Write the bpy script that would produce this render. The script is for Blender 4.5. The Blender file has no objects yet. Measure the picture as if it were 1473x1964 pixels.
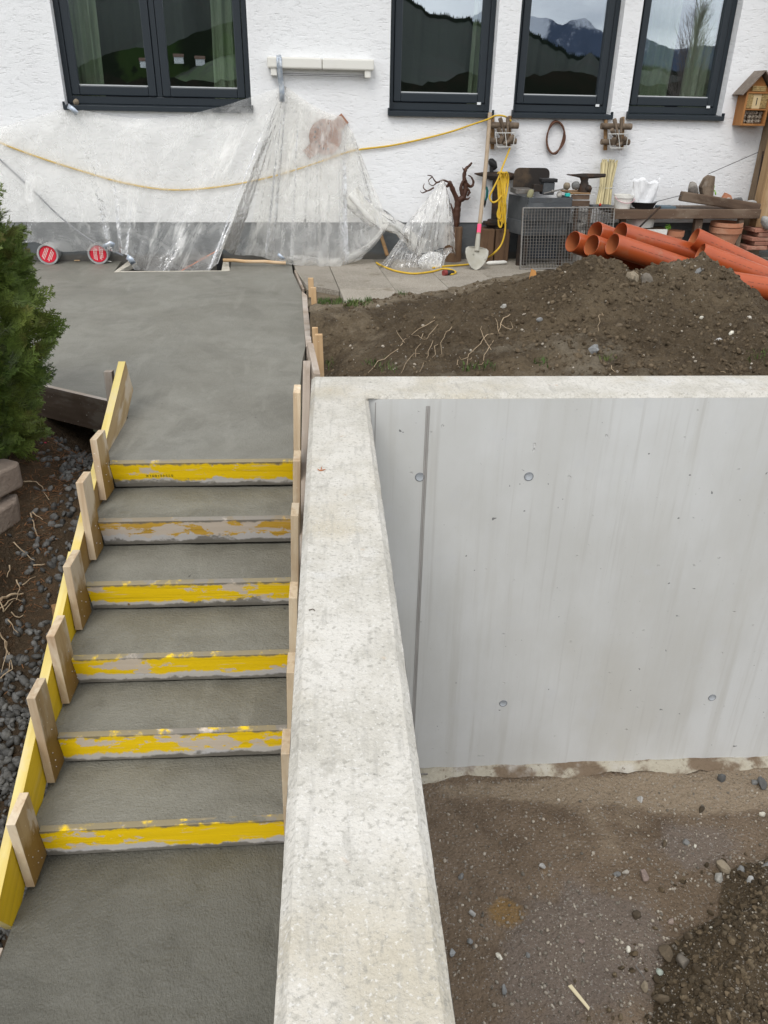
import bpy, bmesh, math, random
import numpy as np
from mathutils import Vector, Matrix
random.seed(7); rng = np.random.default_rng(7)
S = bpy.context.scene
COL = S.collection
# ---------------------------------------------------------------- camera
# photograph 1473 x 1964, focal length in its pixels, down direction found from the plumb edges of the house
F, CX, CY, CZ = 1490.0, 736.5, 982.0, 1.62
_n = np.array([679 - CX, 3850 - CY, F]); _n /= np.linalg.norm(_n)
_u = 628.0; _v = CY - ((_u - CX) * _n[0] / _n[1] + F * _n[2] / _n[1])
_Y = np.array([_u - CX, _v - CY, F]); _Y /= np.linalg.norm(_Y)
_X = np.cross(_Y, -_n)
RM = np.array([_X, _Y, -_n])                      # rows: world axes seen in the camera (x right, y down, z ahead)
CAMP = np.array([0, 0, CZ])
cd = bpy.data.cameras.new('camera'); cam = bpy.data.objects.new('camera', cd); COL.objects.link(cam)
cr = RM @ np.array([1, 0, 0]); cu = RM @ np.array([0, -1, 0]); cb = RM @ np.array([0, 0, -1])
cam.matrix_world = Matrix(((cr[0], cu[0], cb[0], 0), (cr[1], cu[1], cb[1], 0), (cr[2], cu[2], cb[2], CZ), (0, 0, 0, 1)))
cd.sensor_fit = 'VERTICAL'; cd.sensor_height = 36; cd.sensor_width = 27; cd.lens = 36 * F / 1964
cd.clip_start = 0.05; cd.clip_end = 30000
S.camera = cam
# ---------------------------------------------------------------- light
SUN_EL, SUN_AZ = 52, 205                          # high, behind the photographer on the left, veiled by cloud
S.view_settings.view_transform = 'Standard'; S.view_settings.look = 'None'
S.view_settings.exposure = 0.56; S.view_settings.gamma = 1; S.view_settings.use_curve_mapping = False
W = bpy.data.worlds.new('World'); S.world = W; W.use_nodes = True
wn, wl = W.node_tree.nodes, W.node_tree.links
bg = wn['Background']; bg.inputs[1].default_value = 0.11
sky = wn.new('ShaderNodeTexSky'); sky.sky_type = 'NISHITA'; sky.sun_disc = False
sky.sun_elevation = math.radians(SUN_EL); sky.sun_rotation = math.radians(SUN_AZ)
wt = wn.new('ShaderNodeTexCoord'); wm = wn.new('ShaderNodeMapping'); wm.inputs['Scale'].default_value = (1.6, 1.6, 4.5)
wno = wn.new('ShaderNodeTexNoise'); wno.inputs['Scale'].default_value = 2.2; wno.inputs['Detail'].default_value = 8; wno.inputs['Roughness'].default_value = .58
wr = wn.new('ShaderNodeValToRGB'); e = wr.color_ramp.elements
e[0].position = .33; e[0].color = (6.3, 6.55, 7.1, 1); e[1].position = .68; e[1].color = (13.2, 13.2, 13.1, 1)
wx = wn.new('ShaderNodeMixRGB'); wx.inputs[0].default_value = .9
wl.new(wt.outputs['Generated'], wm.inputs[0]); wl.new(wm.outputs[0], wno.inputs['Vector']); wl.new(wno.outputs['Fac'], wr.inputs[0])
wl.new(sky.outputs[0], wx.inputs[1]); wl.new(wr.outputs[0], wx.inputs[2]); wl.new(wx.outputs[0], bg.inputs[0])
sl = bpy.data.lights.new('sun', 'SUN'); sl.energy = 1.0; sl.angle = math.radians(25); sl.color = (1, .965, .91)
so = bpy.data.objects.new('sun', sl); COL.objects.link(so)
_a, _e = math.radians(SUN_AZ), math.radians(SUN_EL)
_d = Vector((math.sin(_a) * math.cos(_e), math.cos(_a) * math.cos(_e), math.sin(_e)))
so.rotation_euler = _d.to_track_quat('Z', 'Y').to_euler()
so.location = (-3, -6, 9)

# ---------------------------------------------------------------- measuring: a sight line of the photograph meets a real plane
def ray(u, v): return RM @ np.array([u - CX, v - CY, F])
def pz(u, v, z):
    d = ray(u, v); return CAMP + d * (z - CZ) / d[2]
def ppl(u, v, p, nn):
    d = ray(u, v); return CAMP + d * (np.dot(np.asarray(p) - CAMP, nn) / np.dot(d, nn))
def px(u, v, x): return ppl(u, v, (x, 0, 0), (1, 0, 0))
def py(u, v, y): return ppl(u, v, (0, y, 0), (0, 1, 0))
HA = math.radians(4.2)                            # the house stands slightly askew to the stairs
HS = np.array([math.cos(HA), math.sin(HA), 0]); HN = np.array([math.sin(HA), -math.cos(HA), 0]); UPV = np.array([0, 0, 1.0])
GZ = .17                                          # ground level at the house
HP = pz(500, 498, GZ)
def hw(s, z, o=0.0): return HP * [1, 1, 0] + HS * s + HN * o + UPV * z      # house frame: along the wall, height, out from it
def hpt(u, v, o=0.0): return ppl(u, v, HP + HN * o, HN)
def hs(u, v, o=0.0):
    p = hpt(u, v, o); return float((p - HP) @ HS), float(p[2])
class Stand:
    """upright plane parallel to the house through the spot where a thing stands on the ground"""
    def __init__(self, u, v, z=GZ): self.b = pz(u, v, z); self.o = float((self.b - HP) @ HN); self.s = float((self.b - HP) @ HS)
    def __call__(self, u, v, d=0.0): return hpt(u, v, self.o + d)
    def sz(self, u, v, d=0.0): return hs(u, v, self.o + d)

# ---------------------------------------------------------------- materials
def mat(name, base, layers=(), rough=.8, bumps=(), spec=.3, metal=0.0, coord='Object', island=0.0, objvar=0.0, alpha=None, dist=.01):
    m = bpy.data.materials.new(name); m.use_nodes = True
    n, l = m.node_tree.nodes, m.node_tree.links
    b = n['Principled BSDF']; b.inputs['Metallic'].default_value = metal
    b.inputs['Specular IOR Level'].default_value = spec
    tc = n.new('ShaderNodeTexCoord'); oi = n.new('ShaderNodeObjectInfo')
    vm = n.new('ShaderNodeVectorMath'); vm.operation = 'SCALE'; vm.inputs[0].default_value = (37.1, 21.7, 53.3)
    l.new(oi.outputs['Random'], vm.inputs['Scale'])
    va = n.new('ShaderNodeVectorMath'); l.new(tc.outputs[coord], va.inputs[0]); l.new(vm.outputs[0], va.inputs[1])
    sep = n.new('ShaderNodeSeparateXYZ'); l.new(tc.outputs[coord], sep.inputs[0])
    def math_(op, a, c):
        q = n.new('ShaderNodeMath'); q.operation = op
        for i, w in enumerate((a, c)):
            if isinstance(w, (int, float)): q.inputs[i].default_value = w
            else: l.new(w, q.inputs[i])
        return q.outputs[0]
    k = [0]
    def tex(L):
        mp = n.new('ShaderNodeMapping'); mp.inputs['Scale'].default_value = L.get('st', (1, 1, 1)); k[0] += 3.7
        mp.inputs['Location'].default_value = (k[0], -k[0], k[0] * .5)
        mp.inputs['Rotation'].default_value = L.get('rot', (0, 0, 0))
        l.new(va.outputs[0], mp.inputs[0])
        if L.get('t') == 'vor':
            x = n.new('ShaderNodeTexVoronoi'); x.inputs['Scale'].default_value = L['s']; l.new(mp.outputs[0], x.inputs['Vector']); return x.outputs['Distance']
        x = n.new('ShaderNodeTexNoise'); x.inputs['Scale'].default_value = L['s']; x.inputs['Detail'].default_value = L.get('d', 5)
        x.inputs['Roughness'].default_value = L.get('r', .6); x.inputs['Distortion'].default_value = L.get('w', 0)
        l.new(mp.outputs[0], x.inputs['Vector']); return x.outputs['Fac']
    def fac(L):
        if 'attr' in L:
            at = n.new('ShaderNodeAttribute'); at.attribute_name = L['attr']; v = math_('ADD', math_('MULTIPLY', math_('SUBTRACT', tex(L), .5), L.get('amp', .6)), at.outputs['Fac'])
        else: v = tex(L)
        if 'ax' in L:
            v = math_('ADD', math_('MULTIPLY', math_('SUBTRACT', v, .5), L.get('amp', .1)), sep.outputs['xyz'.index(L['ax'])])
        r = n.new('ShaderNodeMapRange'); r.interpolation_type = 'SMOOTHSTEP'
        r.inputs['From Min'].default_value = L['lo']; r.inputs['From Max'].default_value = L['hi']
        l.new(v, r.inputs[0]); o = r.outputs[0]
        if L.get('inv'): o = math_('SUBTRACT', 1.0, o)
        return math_('MULTIPLY', o, L.get('a', 1.0))
    rgb = n.new('ShaderNodeRGB'); rgb.outputs[0].default_value = (*base, 1); c = rgb.outputs[0]
    ro = rough
    for L in layers:
        f = fac(L)
        if 'c' in L:
            x = n.new('ShaderNodeMixRGB'); x.blend_type = L.get('bl', 'MIX'); l.new(f, x.inputs[0]); l.new(c, x.inputs[1]); x.inputs[2].default_value = (*L['c'], 1); c = x.outputs[0]
        if 'ro' in L:
            ro = math_('ADD', ro, math_('MULTIPLY', f, L['ro']))
    if island or objvar:
        src = n.new('ShaderNodeNewGeometry').outputs['Random Per Island'] if island else oi.outputs['Random']
        amt = island or objvar
        r = n.new('ShaderNodeMapRange'); r.inputs['To Min'].default_value = 1 - amt; r.inputs['To Max'].default_value = 1 + amt; l.new(src, r.inputs[0])
        x = n.new('ShaderNodeVectorMath'); x.operation = 'SCALE'; l.new(c, x.inputs[0]); l.new(r.outputs[0], x.inputs['Scale']); c = x.outputs[0]
    l.new(c, b.inputs['Base Color'])
    if isinstance(ro, (int, float)): b.inputs['Roughness'].default_value = ro
    else: l.new(ro, b.inputs['Roughness'])
    h = None
    for B in bumps:
        t = fac(B) if 'lo' in B else tex(B)
        t = math_('MULTIPLY', t, B.get('k', 1.0)); h = t if h is None else math_('ADD', h, t)
    if h is not None:
        bp = n.new('ShaderNodeBump'); bp.inputs['Distance'].default_value = dist; bp.inputs['Strength'].default_value = 1
        l.new(h, bp.inputs['Height']); l.new(bp.outputs[0], b.inputs['Normal'])
    if alpha is not None: b.inputs['Alpha'].default_value = alpha
    return m

# ---------------------------------------------------------------- mesh tools
WM = {}
class MB:
    def __init__(s): s.v = []; s.f = []
    def add(s, vs, fs):
        k = len(s.v); s.v += [tuple(float(c) for c in p) for p in vs]; s.f += [tuple(i + k for i in f) for f in fs]; return s
    def hexa(s, p):            # 4 bottom points in order, 4 top points
        return s.add(p, [(3, 2, 1, 0), (4, 5, 6, 7), (0, 1, 5, 4), (1, 2, 6, 5), (2, 3, 7, 6), (3, 0, 4, 7)])
    def box(s, c, ax, ay, az):  # centre and three half vectors
        c, ax, ay, az = map(np.asarray, (c, ax, ay, az))
        return s.hexa([c - ax - ay - az, c + ax - ay - az, c + ax + ay - az, c - ax + ay - az, c - ax - ay + az, c + ax - ay + az, c + ax + ay + az, c - ax + ay + az])
    def hbox(s, s0, s1, z0, z1, o0, o1):   # box in the house frame
        return s.hexa([hw(s0, z0, o1), hw(s1, z0, o1), hw(s1, z0, o0), hw(s0, z0, o0), hw(s0, z1, o1), hw(s1, z1, o1), hw(s1, z1, o0), hw(s0, z1, o0)])
    def prism(s, poly, ext):
        poly = [np.asarray(p, float) for p in poly]; n = len(poly); ext = np.asarray(ext, float)
        return s.add(poly + [p + ext for p in poly], [tuple(range(n))[::-1], tuple(range(n, 2 * n))] + [(i, (i + 1) % n, n + (i + 1) % n, n + i) for i in range(n)])
    def tube(s, path, r, n=8, cap=True, closed=False):
        path = [np.asarray(p, float) for p in path]; m = len(path); rs = r if hasattr(r, '__len__') else [r] * m
        rings = []; up = None
        for i, p in enumerate(path):
            if closed: t = path[(i + 1) % m] - path[i - 1]
            else: t = path[min(i + 1, m - 1)] - path[max(i - 1, 0)]
            t = t / (np.linalg.norm(t) + 1e-9)
            if up is None:
                up = np.array([0, 0, 1.0]) if abs(t[2]) < .9 else np.array([1.0, 0, 0])
            a = up - t * (up @ t); a /= np.linalg.norm(a) + 1e-9; up = a; b = np.cross(t, a)
            rings.append([p + (a * math.cos(2 * math.pi * j / n) + b * math.sin(2 * math.pi * j / n)) * rs[i] for j in range(n)])
        vs = [q for R in rings for q in R]; fs = []
        for i in range(m if closed else m - 1):
            i2 = (i + 1) % m
            fs += [(i * n + j, i * n + (j + 1) % n, i2 * n + (j + 1) % n, i2 * n + j) for j in range(n)]
        if cap and not closed: fs += [tuple(range(n))[::-1], tuple(range((m - 1) * n, m * n))]
        return s.add(vs, fs)
    def lathe(s, o, axis, prof, n=20):   # prof: (radius, height) list along the axis
        o = np.asarray(o, float); a = np.asarray(axis, float); a /= np.linalg.norm(a)
        u = np.cross(a, [0, 0, 1.0] if abs(a[2]) < .9 else [1.0, 0, 0]); u /= np.linalg.norm(u); w = np.cross(a, u)
        vs = [o + a * h + (u * math.cos(2 * math.pi * j / n) + w * math.sin(2 * math.pi * j / n)) * r for r, h in prof for j in range(n)]
        fs = [(i * n + j, i * n + (j + 1) % n, (i + 1) * n + (j + 1) % n, (i + 1) * n + j) for i in range(len(prof) - 1) for j in range(n)]
        return s.add(vs, fs)
    def ball(s, c, r, rough=.12, k=1, seed=None):
        r = np.broadcast_to(np.asarray(r, float), 3); V, Fc = ICO[k]; g = np.random.default_rng(seed if seed is not None else int(rng.integers(1e9)))
        q = V * (1 + rough * g.standard_normal((len(V), 1)).clip(-1.5, 1.5))
        if k == 2:
            for _ in range(9): h_ = g.standard_normal(3); h_ /= np.linalg.norm(h_); d_ = q @ h_; c_ = g.uniform(.42, .75); q = q - np.maximum(d_ - c_, 0)[:, None] * h_ * .85      # worn flats
        R = rotm(g); return s.add((q * r) @ R.T + np.asarray(c), Fc)
    def grid(s, P):            # P: rows x cols x 3
        R, Cn = P.shape[:2]; vs = P.reshape(-1, 3)
        return s.add(vs, [(i * Cn + j, i * Cn + j + 1, (i + 1) * Cn + j + 1, (i + 1) * Cn + j) for i in range(R - 1) for j in range(Cn - 1)])
    def build(s, name, m, parent=None, bevel=0, smooth=None, origin=None, seg=2):
        W0 = WM[parent] if parent is not None else None
        org = Vector(origin) if origin is not None else (W0.translation if parent is not None else Vector(np.mean(np.array(s.v), axis=0) * [1, 1, 0] + [0, 0, min(p[2] for p in s.v)]))
        Mw = Matrix.Translation(org)
        me = bpy.data.meshes.new(name); me.from_pydata([tuple(Vector(p) - org) for p in s.v], [], s.f); me.update()
        return link(name, me, m, parent, Mw, bevel, smooth, seg)
def link(name, me, m, parent, Mw, bevel=0, smooth=None, seg=2):
    o = bpy.data.objects.new(name, me); COL.objects.link(o)
    if m is not None and len(me.materials) == 0: me.materials.append(m)
    if smooth is not None and me.polygons:
        me.polygons.foreach_set('use_smooth', [True] * len(me.polygons)); me.set_sharp_from_angle(angle=math.radians(smooth))
    WM[o] = Mw
    if parent is not None: o.parent = parent; o.matrix_basis = WM[parent].inverted() @ Mw
    else: o.matrix_basis = Mw
    if bevel:
        b = o.modifiers.new('bevel', 'BEVEL'); b.width = bevel; b.segments = seg; b.limit_method = 'ANGLE'
    return o
def thing(name, label, cat, loc, group=None):
    o = bpy.data.objects.new(name, None); COL.objects.link(o); o.empty_display_size = .1
    Mw = Matrix.Translation(Vector(loc)); o.matrix_basis = Mw; WM[o] = Mw
    return tag(o, label, cat, group)
def tag(o, label=None, cat=None, group=None, kind=None):
    if label: o['label'] = label
    if cat: o['category'] = cat
    if group: o['group'] = group
    if kind: o['kind'] = kind
    return o
ORDN = ['first', 'second', 'third', 'fourth', 'fifth', 'sixth', 'seventh', 'eighth', 'ninth', 'tenth', 'eleventh', 'twelfth', 'thirteenth', 'fourteenth', 'fifteenth', 'sixteenth', 'seventeenth']
def struct(o): o['kind'] = 'structure'; return o
def stuff(o): o['kind'] = 'stuff'; return o
def beam(name, a, b, w, t, wdir, m, parent=None, bevel=.002, cut0=0, cut1=0, sub=0):
    """a plank whose length runs along its local X (so the grain does too); w wide along wdir, t thick"""
    a, b, wd = Vector(a), Vector(b), Vector(wdir); L = (b - a).length; X = (b - a) / L
    Z = (wd - X * wd.dot(X)).normalized(); Yv = Z.cross(X)
    h, q = w / 2, t / 2
    vs = [(cut0, -q, -h), (L + cut1, -q, -h), (L + cut1, q, -h), (cut0, q, -h), (0, -q, h), (L, -q, h), (L, q, h), (0, q, h)]
    me = bpy.data.meshes.new(name); me.from_pydata([(x - L / 2, y, z) for x, y, z in vs], [], [(3, 2, 1, 0), (4, 5, 6, 7), (0, 1, 5, 4), (1, 2, 6, 5), (2, 3, 7, 6), (3, 0, 4, 7)])
    c = (a + b) / 2
    Mw = Matrix(((X[0], Yv[0], Z[0], c[0]), (X[1], Yv[1], Z[1], c[1]), (X[2], Yv[2], Z[2], c[2]), (0, 0, 0, 1)))
    return link(name, me, m, parent, Mw, bevel)
def rotm(g):
    q = g.standard_normal(4); q /= np.linalg.norm(q); w, x, y, z = q
    return np.array([[1 - 2 * (y * y + z * z), 2 * (x * y - z * w), 2 * (x * z + y * w)], [2 * (x * y + z * w), 1 - 2 * (x * x + z * z), 2 * (y * z - x * w)], [2 * (x * z - y * w), 2 * (y * z + x * w), 1 - 2 * (x * x + y * y)]])
ICO = {}
for _k in (0, 1, 2):
    _b = bmesh.new(); bmesh.ops.create_icosphere(_b, subdivisions=_k + 1, radius=1)
    ICO[_k] = (np.array([v.co[:] for v in _b.verts]), [tuple(v.index for v in f.verts) for f in _b.faces]); _b.free()
def fastmesh(name, V, Fc, m, parent=None, smooth=None):
    """V n x 3, Fc m x k (all faces the same size)"""
    V = np.asarray(V, np.float32); Fc = np.asarray(Fc, np.int32); k = Fc.shape[1]
    me = bpy.data.meshes.new(name); me.vertices.add(len(V)); me.loops.add(Fc.size); me.polygons.add(len(Fc))
    org = WM[parent].translation if parent is not None else Vector((float(V[:, 0].mean()), float(V[:, 1].mean()), float(V[:, 2].min())))
    me.vertices.foreach_set('co', (V - np.array(org, np.float32)).ravel()); me.loops.foreach_set('vertex_index', Fc.ravel())
    me.polygons.foreach_set('loop_start', np.arange(0, Fc.size, k, dtype=np.int32)); me.update(calc_edges=True)
    return link(name, me, m, parent, Matrix.Translation(org), 0, smooth)
def attr(o, name, f):
    me = o.data; W0 = WM[o].translation; co = np.empty(len(me.vertices) * 3, np.float32); me.vertices.foreach_get('co', co); co = co.reshape(-1, 3) + np.array(W0)
    a = me.attributes.new(name, 'FLOAT', 'POINT'); a.data.foreach_set('value', np.asarray(f(co[:, 0], co[:, 1]), np.float32))
def scatter(name, T, P, Sc, m, parent=None, smooth=None, flat=1.0, seed=1):
    """many stones (deformed copies of small solids) joined into one mesh; T: list of (V,F)"""
    g = np.random.default_rng(seed); Vs, Fs, k = [], [], 0
    for p, sc in zip(P, Sc):
        V, Fc = T[int(g.integers(len(T)))]; q = (V @ rotm(g).T) * np.array([1, 1, flat]) * sc
        Vs.append(q + p); Fs.append(Fc + k); k += len(V)
    return fastmesh(name, np.concatenate(Vs), np.concatenate(Fs), m, parent, smooth)
def stones(n=10, k=0, rough=.22, st=(1, .8, .6), seed=3):
    g = np.random.default_rng(seed); V, Fc = ICO[k]; Fc = np.array(Fc)
    return [(V * (1 + rough * g.uniform(-1, 1, (len(V), 1))) * (np.array(st) * g.uniform(.75, 1.25, 3)), Fc) for _ in range(n)]
def vnoise(x, y, seed=0):
    x = np.asarray(x, float); y = np.asarray(y, float); xi = np.floor(x).astype(np.int64); yi = np.floor(y).astype(np.int64); xf = x - xi; yf = y - yi
    def hsh(a, b):
        h = (a * 374761393 + b * 668265263 + seed * 974634777) & 0xffffffff; h = ((h ^ (h >> 13)) * 1274126177) & 0xffffffff
        return ((h ^ (h >> 16)) & 0xffff) / 32767.5 - 1
    u = xf * xf * (3 - 2 * xf); w = yf * yf * (3 - 2 * yf)
    return (hsh(xi, yi) * (1 - u) + hsh(xi + 1, yi) * u) * (1 - w) + (hsh(xi, yi + 1) * (1 - u) + hsh(xi + 1, yi + 1) * u) * w
def fbm(x, y, o=4, seed=0, g=.5):
    t = 0; a = 1.0; x = np.asarray(x, float); y = np.asarray(y, float)
    for i in range(o): t = t + a * vnoise(x * 2 ** i, y * 2 ** i, seed + i); a *= g
    return t
def sstep(a, b, x): t = np.clip((np.asarray(x, float) - a) / (b - a), 0, 1); return t * t * (3 - 2 * t)
def field(name, xs, ys, zf, m, parent=None, keep=None):
    Xg, Yg = np.meshgrid(xs, ys); Z = zf(Xg, Yg); V = np.stack([Xg, Yg, Z], -1).reshape(-1, 3); R, Cn = Xg.shape
    i, j = np.meshgrid(np.arange(R - 1), np.arange(Cn - 1), indexing='ij'); a = (i * Cn + j).ravel(); Fc = np.stack([a, a + 1, a + Cn + 1, a + Cn], 1)
    if keep is not None: Fc = Fc[keep(V[Fc].mean(1))]
    return fastmesh(name, V, Fc, m, parent, smooth=180)
def smoothpath(pts, n=8):
    pts = [np.asarray(p, float) for p in pts]; out = []
    P = [2 * pts[0] - pts[1]] + pts + [2 * pts[-1] - pts[-2]]
    for i in range(1, len(P) - 2):
        for k in range(n):
            t = k / n; a, b, c, d = P[i - 1:i + 3]
            out.append(.5 * (2 * b + (c - a) * t + (2 * a - 5 * b + 4 * c - d) * t * t + (3 * b - a - 3 * c + d) * t ** 3))
    return out + [pts[-1]]
# ================================================================ materials of the setting
M_ = {}
M_['coping'] = mat('coping concrete', (.435, .415, .365), [
    dict(s=4, d=8, r=.68, lo=.38, hi=.64, c=(.54, .52, .475)), dict(s=1.7, d=6, lo=.48, hi=.68, c=(.42, .375, .285), a=.65), dict(s=2.6, d=6, lo=.56, hi=.74, c=(.55, .545, .53), a=.7),
    dict(s=75, d=3, lo=.52, hi=.70, c=(.27, .258, .225), a=.65), dict(s=120, d=2, lo=.57, hi=.70, c=(.62, .61, .58), a=.6), dict(s=36, st=(1, .14, 1), d=4, lo=.52, hi=.72, c=(.31, .298, .268), a=.5),
    dict(s=11, d=9, r=.75, lo=.655, hi=.70, c=(.12, .11, .095), a=.8), dict(s=9, d=3, lo=.67, hi=.76, c=(.40, .24, .12), a=.6), dict(s=2.2, d=9, r=.7, lo=.62, hi=.66, c=(.29, .275, .24), a=.45)],
    rough=.9, bumps=[dict(s=95, k=.8, d=4), dict(s=16, k=1.0, d=6), dict(s=34, st=(1, .12, 1), k=.7)], dist=.007)
M_['facewall'] = mat('shuttered concrete', (.505, .505, .485), [
    dict(s=1.4, st=(1, 1, .6), d=6, lo=.35, hi=.7, c=(.575, .58, .57)), dict(s=9, st=(1, 1, .05), d=5, lo=.5, hi=.75, c=(.44, .43, .395), a=.6),
    dict(s=1.1, st=(1, 1, .3), d=6, lo=.5, hi=.75, c=(.46, .445, .40), a=.6), dict(s=30, st=(1, 1, .03), d=4, lo=.56, hi=.74, c=(.42, .41, .385), a=.4), dict(s=4, d=8, r=.7, lo=.56, hi=.7, c=(.52, .525, .525), a=.5),
    dict(s=26, d=1, lo=.78, hi=.81, c=(.15, .15, .15), a=.9), dict(s=45, d=2, lo=.72, hi=.78, c=(.36, .355, .34), a=.5), dict(s=14, d=7, r=.7, lo=.68, hi=.72, c=(.40, .39, .37), a=.4),
    dict(ax='z', s=2.2, d=6, amp=.9, lo=-2.35, hi=-1.75, inv=1, c=(.41, .40, .365), a=.6)],
    rough=.62, bumps=[dict(s=26, d=1, lo=.78, hi=.81, k=-1), dict(s=7, k=.3, d=6), dict(s=40, st=(1, 1, .1), k=.15)], dist=.004)
def fresh(name, c1, c2, streak, dist=.008, ro=.5):
    return mat(name, c1, [dict(s=1.6, d=5, lo=.35, hi=.68, c=c2), dict(s=1.9, d=5, w=.8, lo=.42, hi=.66, ro=.22), dict(s=1.3, d=7, r=.62, w=1.2, lo=.54, hi=.64, c=tuple(x * .80 for x in c1), a=.55), dict(s=6, d=6, w=.6, lo=.45, hi=.75, c=tuple(x * .82 for x in c1), a=.6), dict(s=.9, lo=.55, hi=.72, c=tuple(x * 1.14 for x in c2), a=.6),
        dict(s=150, st=streak, d=3, lo=.56, hi=.70, c=tuple(x * .62 for x in c1), a=.5), dict(s=170, d=2, lo=.6, hi=.7, c=tuple(x * 1.45 for x in c2), a=.45), dict(s=22, d=2, lo=.745, hi=.79, c=(.03, .028, .025), a=.8), dict(s=3.5, st=(2.2, .5, 1), d=5, w=.5, lo=.55, hi=.7, c=tuple(x * 1.12 for x in c2), a=.5)], rough=ro,
        bumps=[dict(s=115, st=streak, d=3, k=.9), dict(s=13, d=4, k=.9), dict(s=45, st=streak, d=3, k=.5)], dist=dist, spec=.4)
M_['slab'] = fresh('fresh concrete slab', (.168, .162, .136), (.205, .20, .172), (1, .6, 1), .003, .52)
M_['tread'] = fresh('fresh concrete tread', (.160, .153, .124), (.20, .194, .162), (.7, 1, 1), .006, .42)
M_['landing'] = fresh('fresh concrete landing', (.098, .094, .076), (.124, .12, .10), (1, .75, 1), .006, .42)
M_['dirt'] = mat('dug earth', (.078, .058, .036), [
    dict(s=1.3, lo=.4, hi=.7, c=(.125, .095, .06)), dict(s=1.1, d=7, r=.65, lo=.54, hi=.66, c=(.20, .175, .135), a=.55), dict(attr='dry', s=5, d=7, amp=1.1, lo=.4, hi=.8, c=(.25, .205, .145), a=.75), dict(s=7, d=6, lo=.45, hi=.7, c=(.055, .04, .025), a=.8), dict(s=45, d=3, lo=.56, hi=.7, c=(.15, .125, .095), a=.5),
    dict(s=24, d=2, lo=.7, hi=.75, c=(.30, .29, .26), a=.5)], rough=.95, bumps=[dict(s=28, d=6, k=1.3), dict(s=90, d=3, k=.5), dict(t='vor', s=30, k=-.8)], dist=.03, spec=.15)
M_['clod'] = mat('earth clods', (.085, .063, .040), [dict(s=20, d=4, lo=.4, hi=.7, c=(.135, .105, .07))], rough=.95, bumps=[dict(s=60, d=4)], dist=.012, island=.28, spec=.1)
M_['pit'] = mat('pit floor earth', (.138, .100, .067), [
    dict(s=.9, d=5, lo=.38, hi=.68, c=(.185, .138, .097)), dict(s=3.2, d=6, lo=.5, hi=.72, c=(.088, .062, .041), a=.8), dict(attr='gravelly', s=4, d=6, amp=.9, lo=.38, hi=.62, c=(.158, .130, .112), a=.65),
    dict(attr='dry', s=5, d=6, amp=.8, lo=.4, hi=.7, c=(.30, .24, .17), a=.6), dict(attr='ochre', s=9, d=6, amp=1.0, lo=.45, hi=.8, c=(.24, .14, .04), a=.65), dict(attr='heap', s=6, d=5, amp=.6, lo=.35, hi=.55, c=(.066, .048, .028), a=.97),
    dict(s=60, d=3, lo=.58, hi=.68, c=(.33, .31, .28), a=.6), dict(s=110, d=2, lo=.58, hi=.68, c=(.06, .046, .034), a=.6), dict(s=28, d=3, lo=.63, hi=.7, c=(.09, .07, .05), a=.6)],
    rough=.93, bumps=[dict(s=34, d=6, k=1.0), dict(t='vor', s=50, k=-.6), dict(s=120, d=2, k=.5)], dist=.016, spec=.2)
M_['peb'] = mat('pebbles', (.23, .20, .16), [dict(s=30, d=4, lo=.4, hi=.7, c=(.30, .27, .225))], rough=.85, island=.55, bumps=[dict(s=80)], dist=.004)
M_['stone'] = mat('field stone', (.23, .21, .185), [dict(s=14, d=5, lo=.4, hi=.68, c=(.15, .135, .115)), dict(s=5, lo=.5, hi=.7, c=(.31, .29, .26), a=.6)], rough=.9, objvar=.3, bumps=[dict(s=30, d=5)], dist=.012)
M_['wetgravel'] = mat('dark wet gravel', (.068, .067, .063), [dict(s=25, d=4, lo=.4, hi=.7, c=(.11, .108, .102))], rough=.65, island=.5, bumps=[dict(s=60, d=3)], dist=.005, spec=.45)
M_['topsoil'] = mat('dark garden soil', (.052, .037, .023), [dict(s=2.2, lo=.42, hi=.68, c=(.088, .060, .036)), dict(s=25, d=5, lo=.52, hi=.7, c=(.11, .065, .035), a=.55), dict(s=60, d=2, lo=.62, hi=.7, c=(.15, .12, .09), a=.5)],
    rough=.95, bumps=[dict(s=30, d=6, k=1.2), dict(s=90, k=.5)], dist=.03, spec=.15)
M_['farground'] = mat('far ground', (.06, .075, .03), [dict(s=.05, lo=.4, hi=.6, c=(.07, .06, .04))], rough=.95)

# ================================================================ ground sheet
b = MB(); R = 9000
b.add([(-R, -R, -2.75), (R, -R, -2.75), (R, R, -2.75), (-R, R, -2.75)], [(0, 1, 2, 3)])
tag(b.build('ground', M_['farground']), 'surrounding meadow ground', kind='structure')

# ================================================================ stairs of fresh concrete
NY = [2.132, 2.455, 2.745, 3.07, 3.374, 3.69]      # front edges of the six risers
LEAN = [.02, .024, .036, .043, .054, .055]
SXL, SXR = -1.166, -.112
st = thing('concrete_staircase', 'freshly poured grey concrete stairs still in their timber formwork', 'staircase', (-.65, 2.9, -1.05))
def tread_zf(z0, sd):
    return lambda x, y: z0 + .003 * fbm(x * 9, y * 9, 4, sd) + .006 * vnoise(x * 2.3, y * 2.3, sd + 9)
for i in range(5):
    z = -1 + (i + 1) / 6; y0 = NY[i] + .012; y1 = NY[i + 1] + LEAN[i + 1] + .01
    bm_ = field('tread', np.linspace(SXL, SXR, 70), np.linspace(y0, y1, 26), tread_zf(z - .006, 30 + i), M_['tread'], st)
    ya = NY[i] + LEAN[i] + .05; MB().box(((SXL + SXR) / 2, (ya + y1 + .2) / 2, z - .12), ((SXR - SXL) / 2, 0, 0), (0, (y1 + .2 - ya) / 2, 0), (0, 0, .10)).build('step_block', M_['tread'], st)
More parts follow.
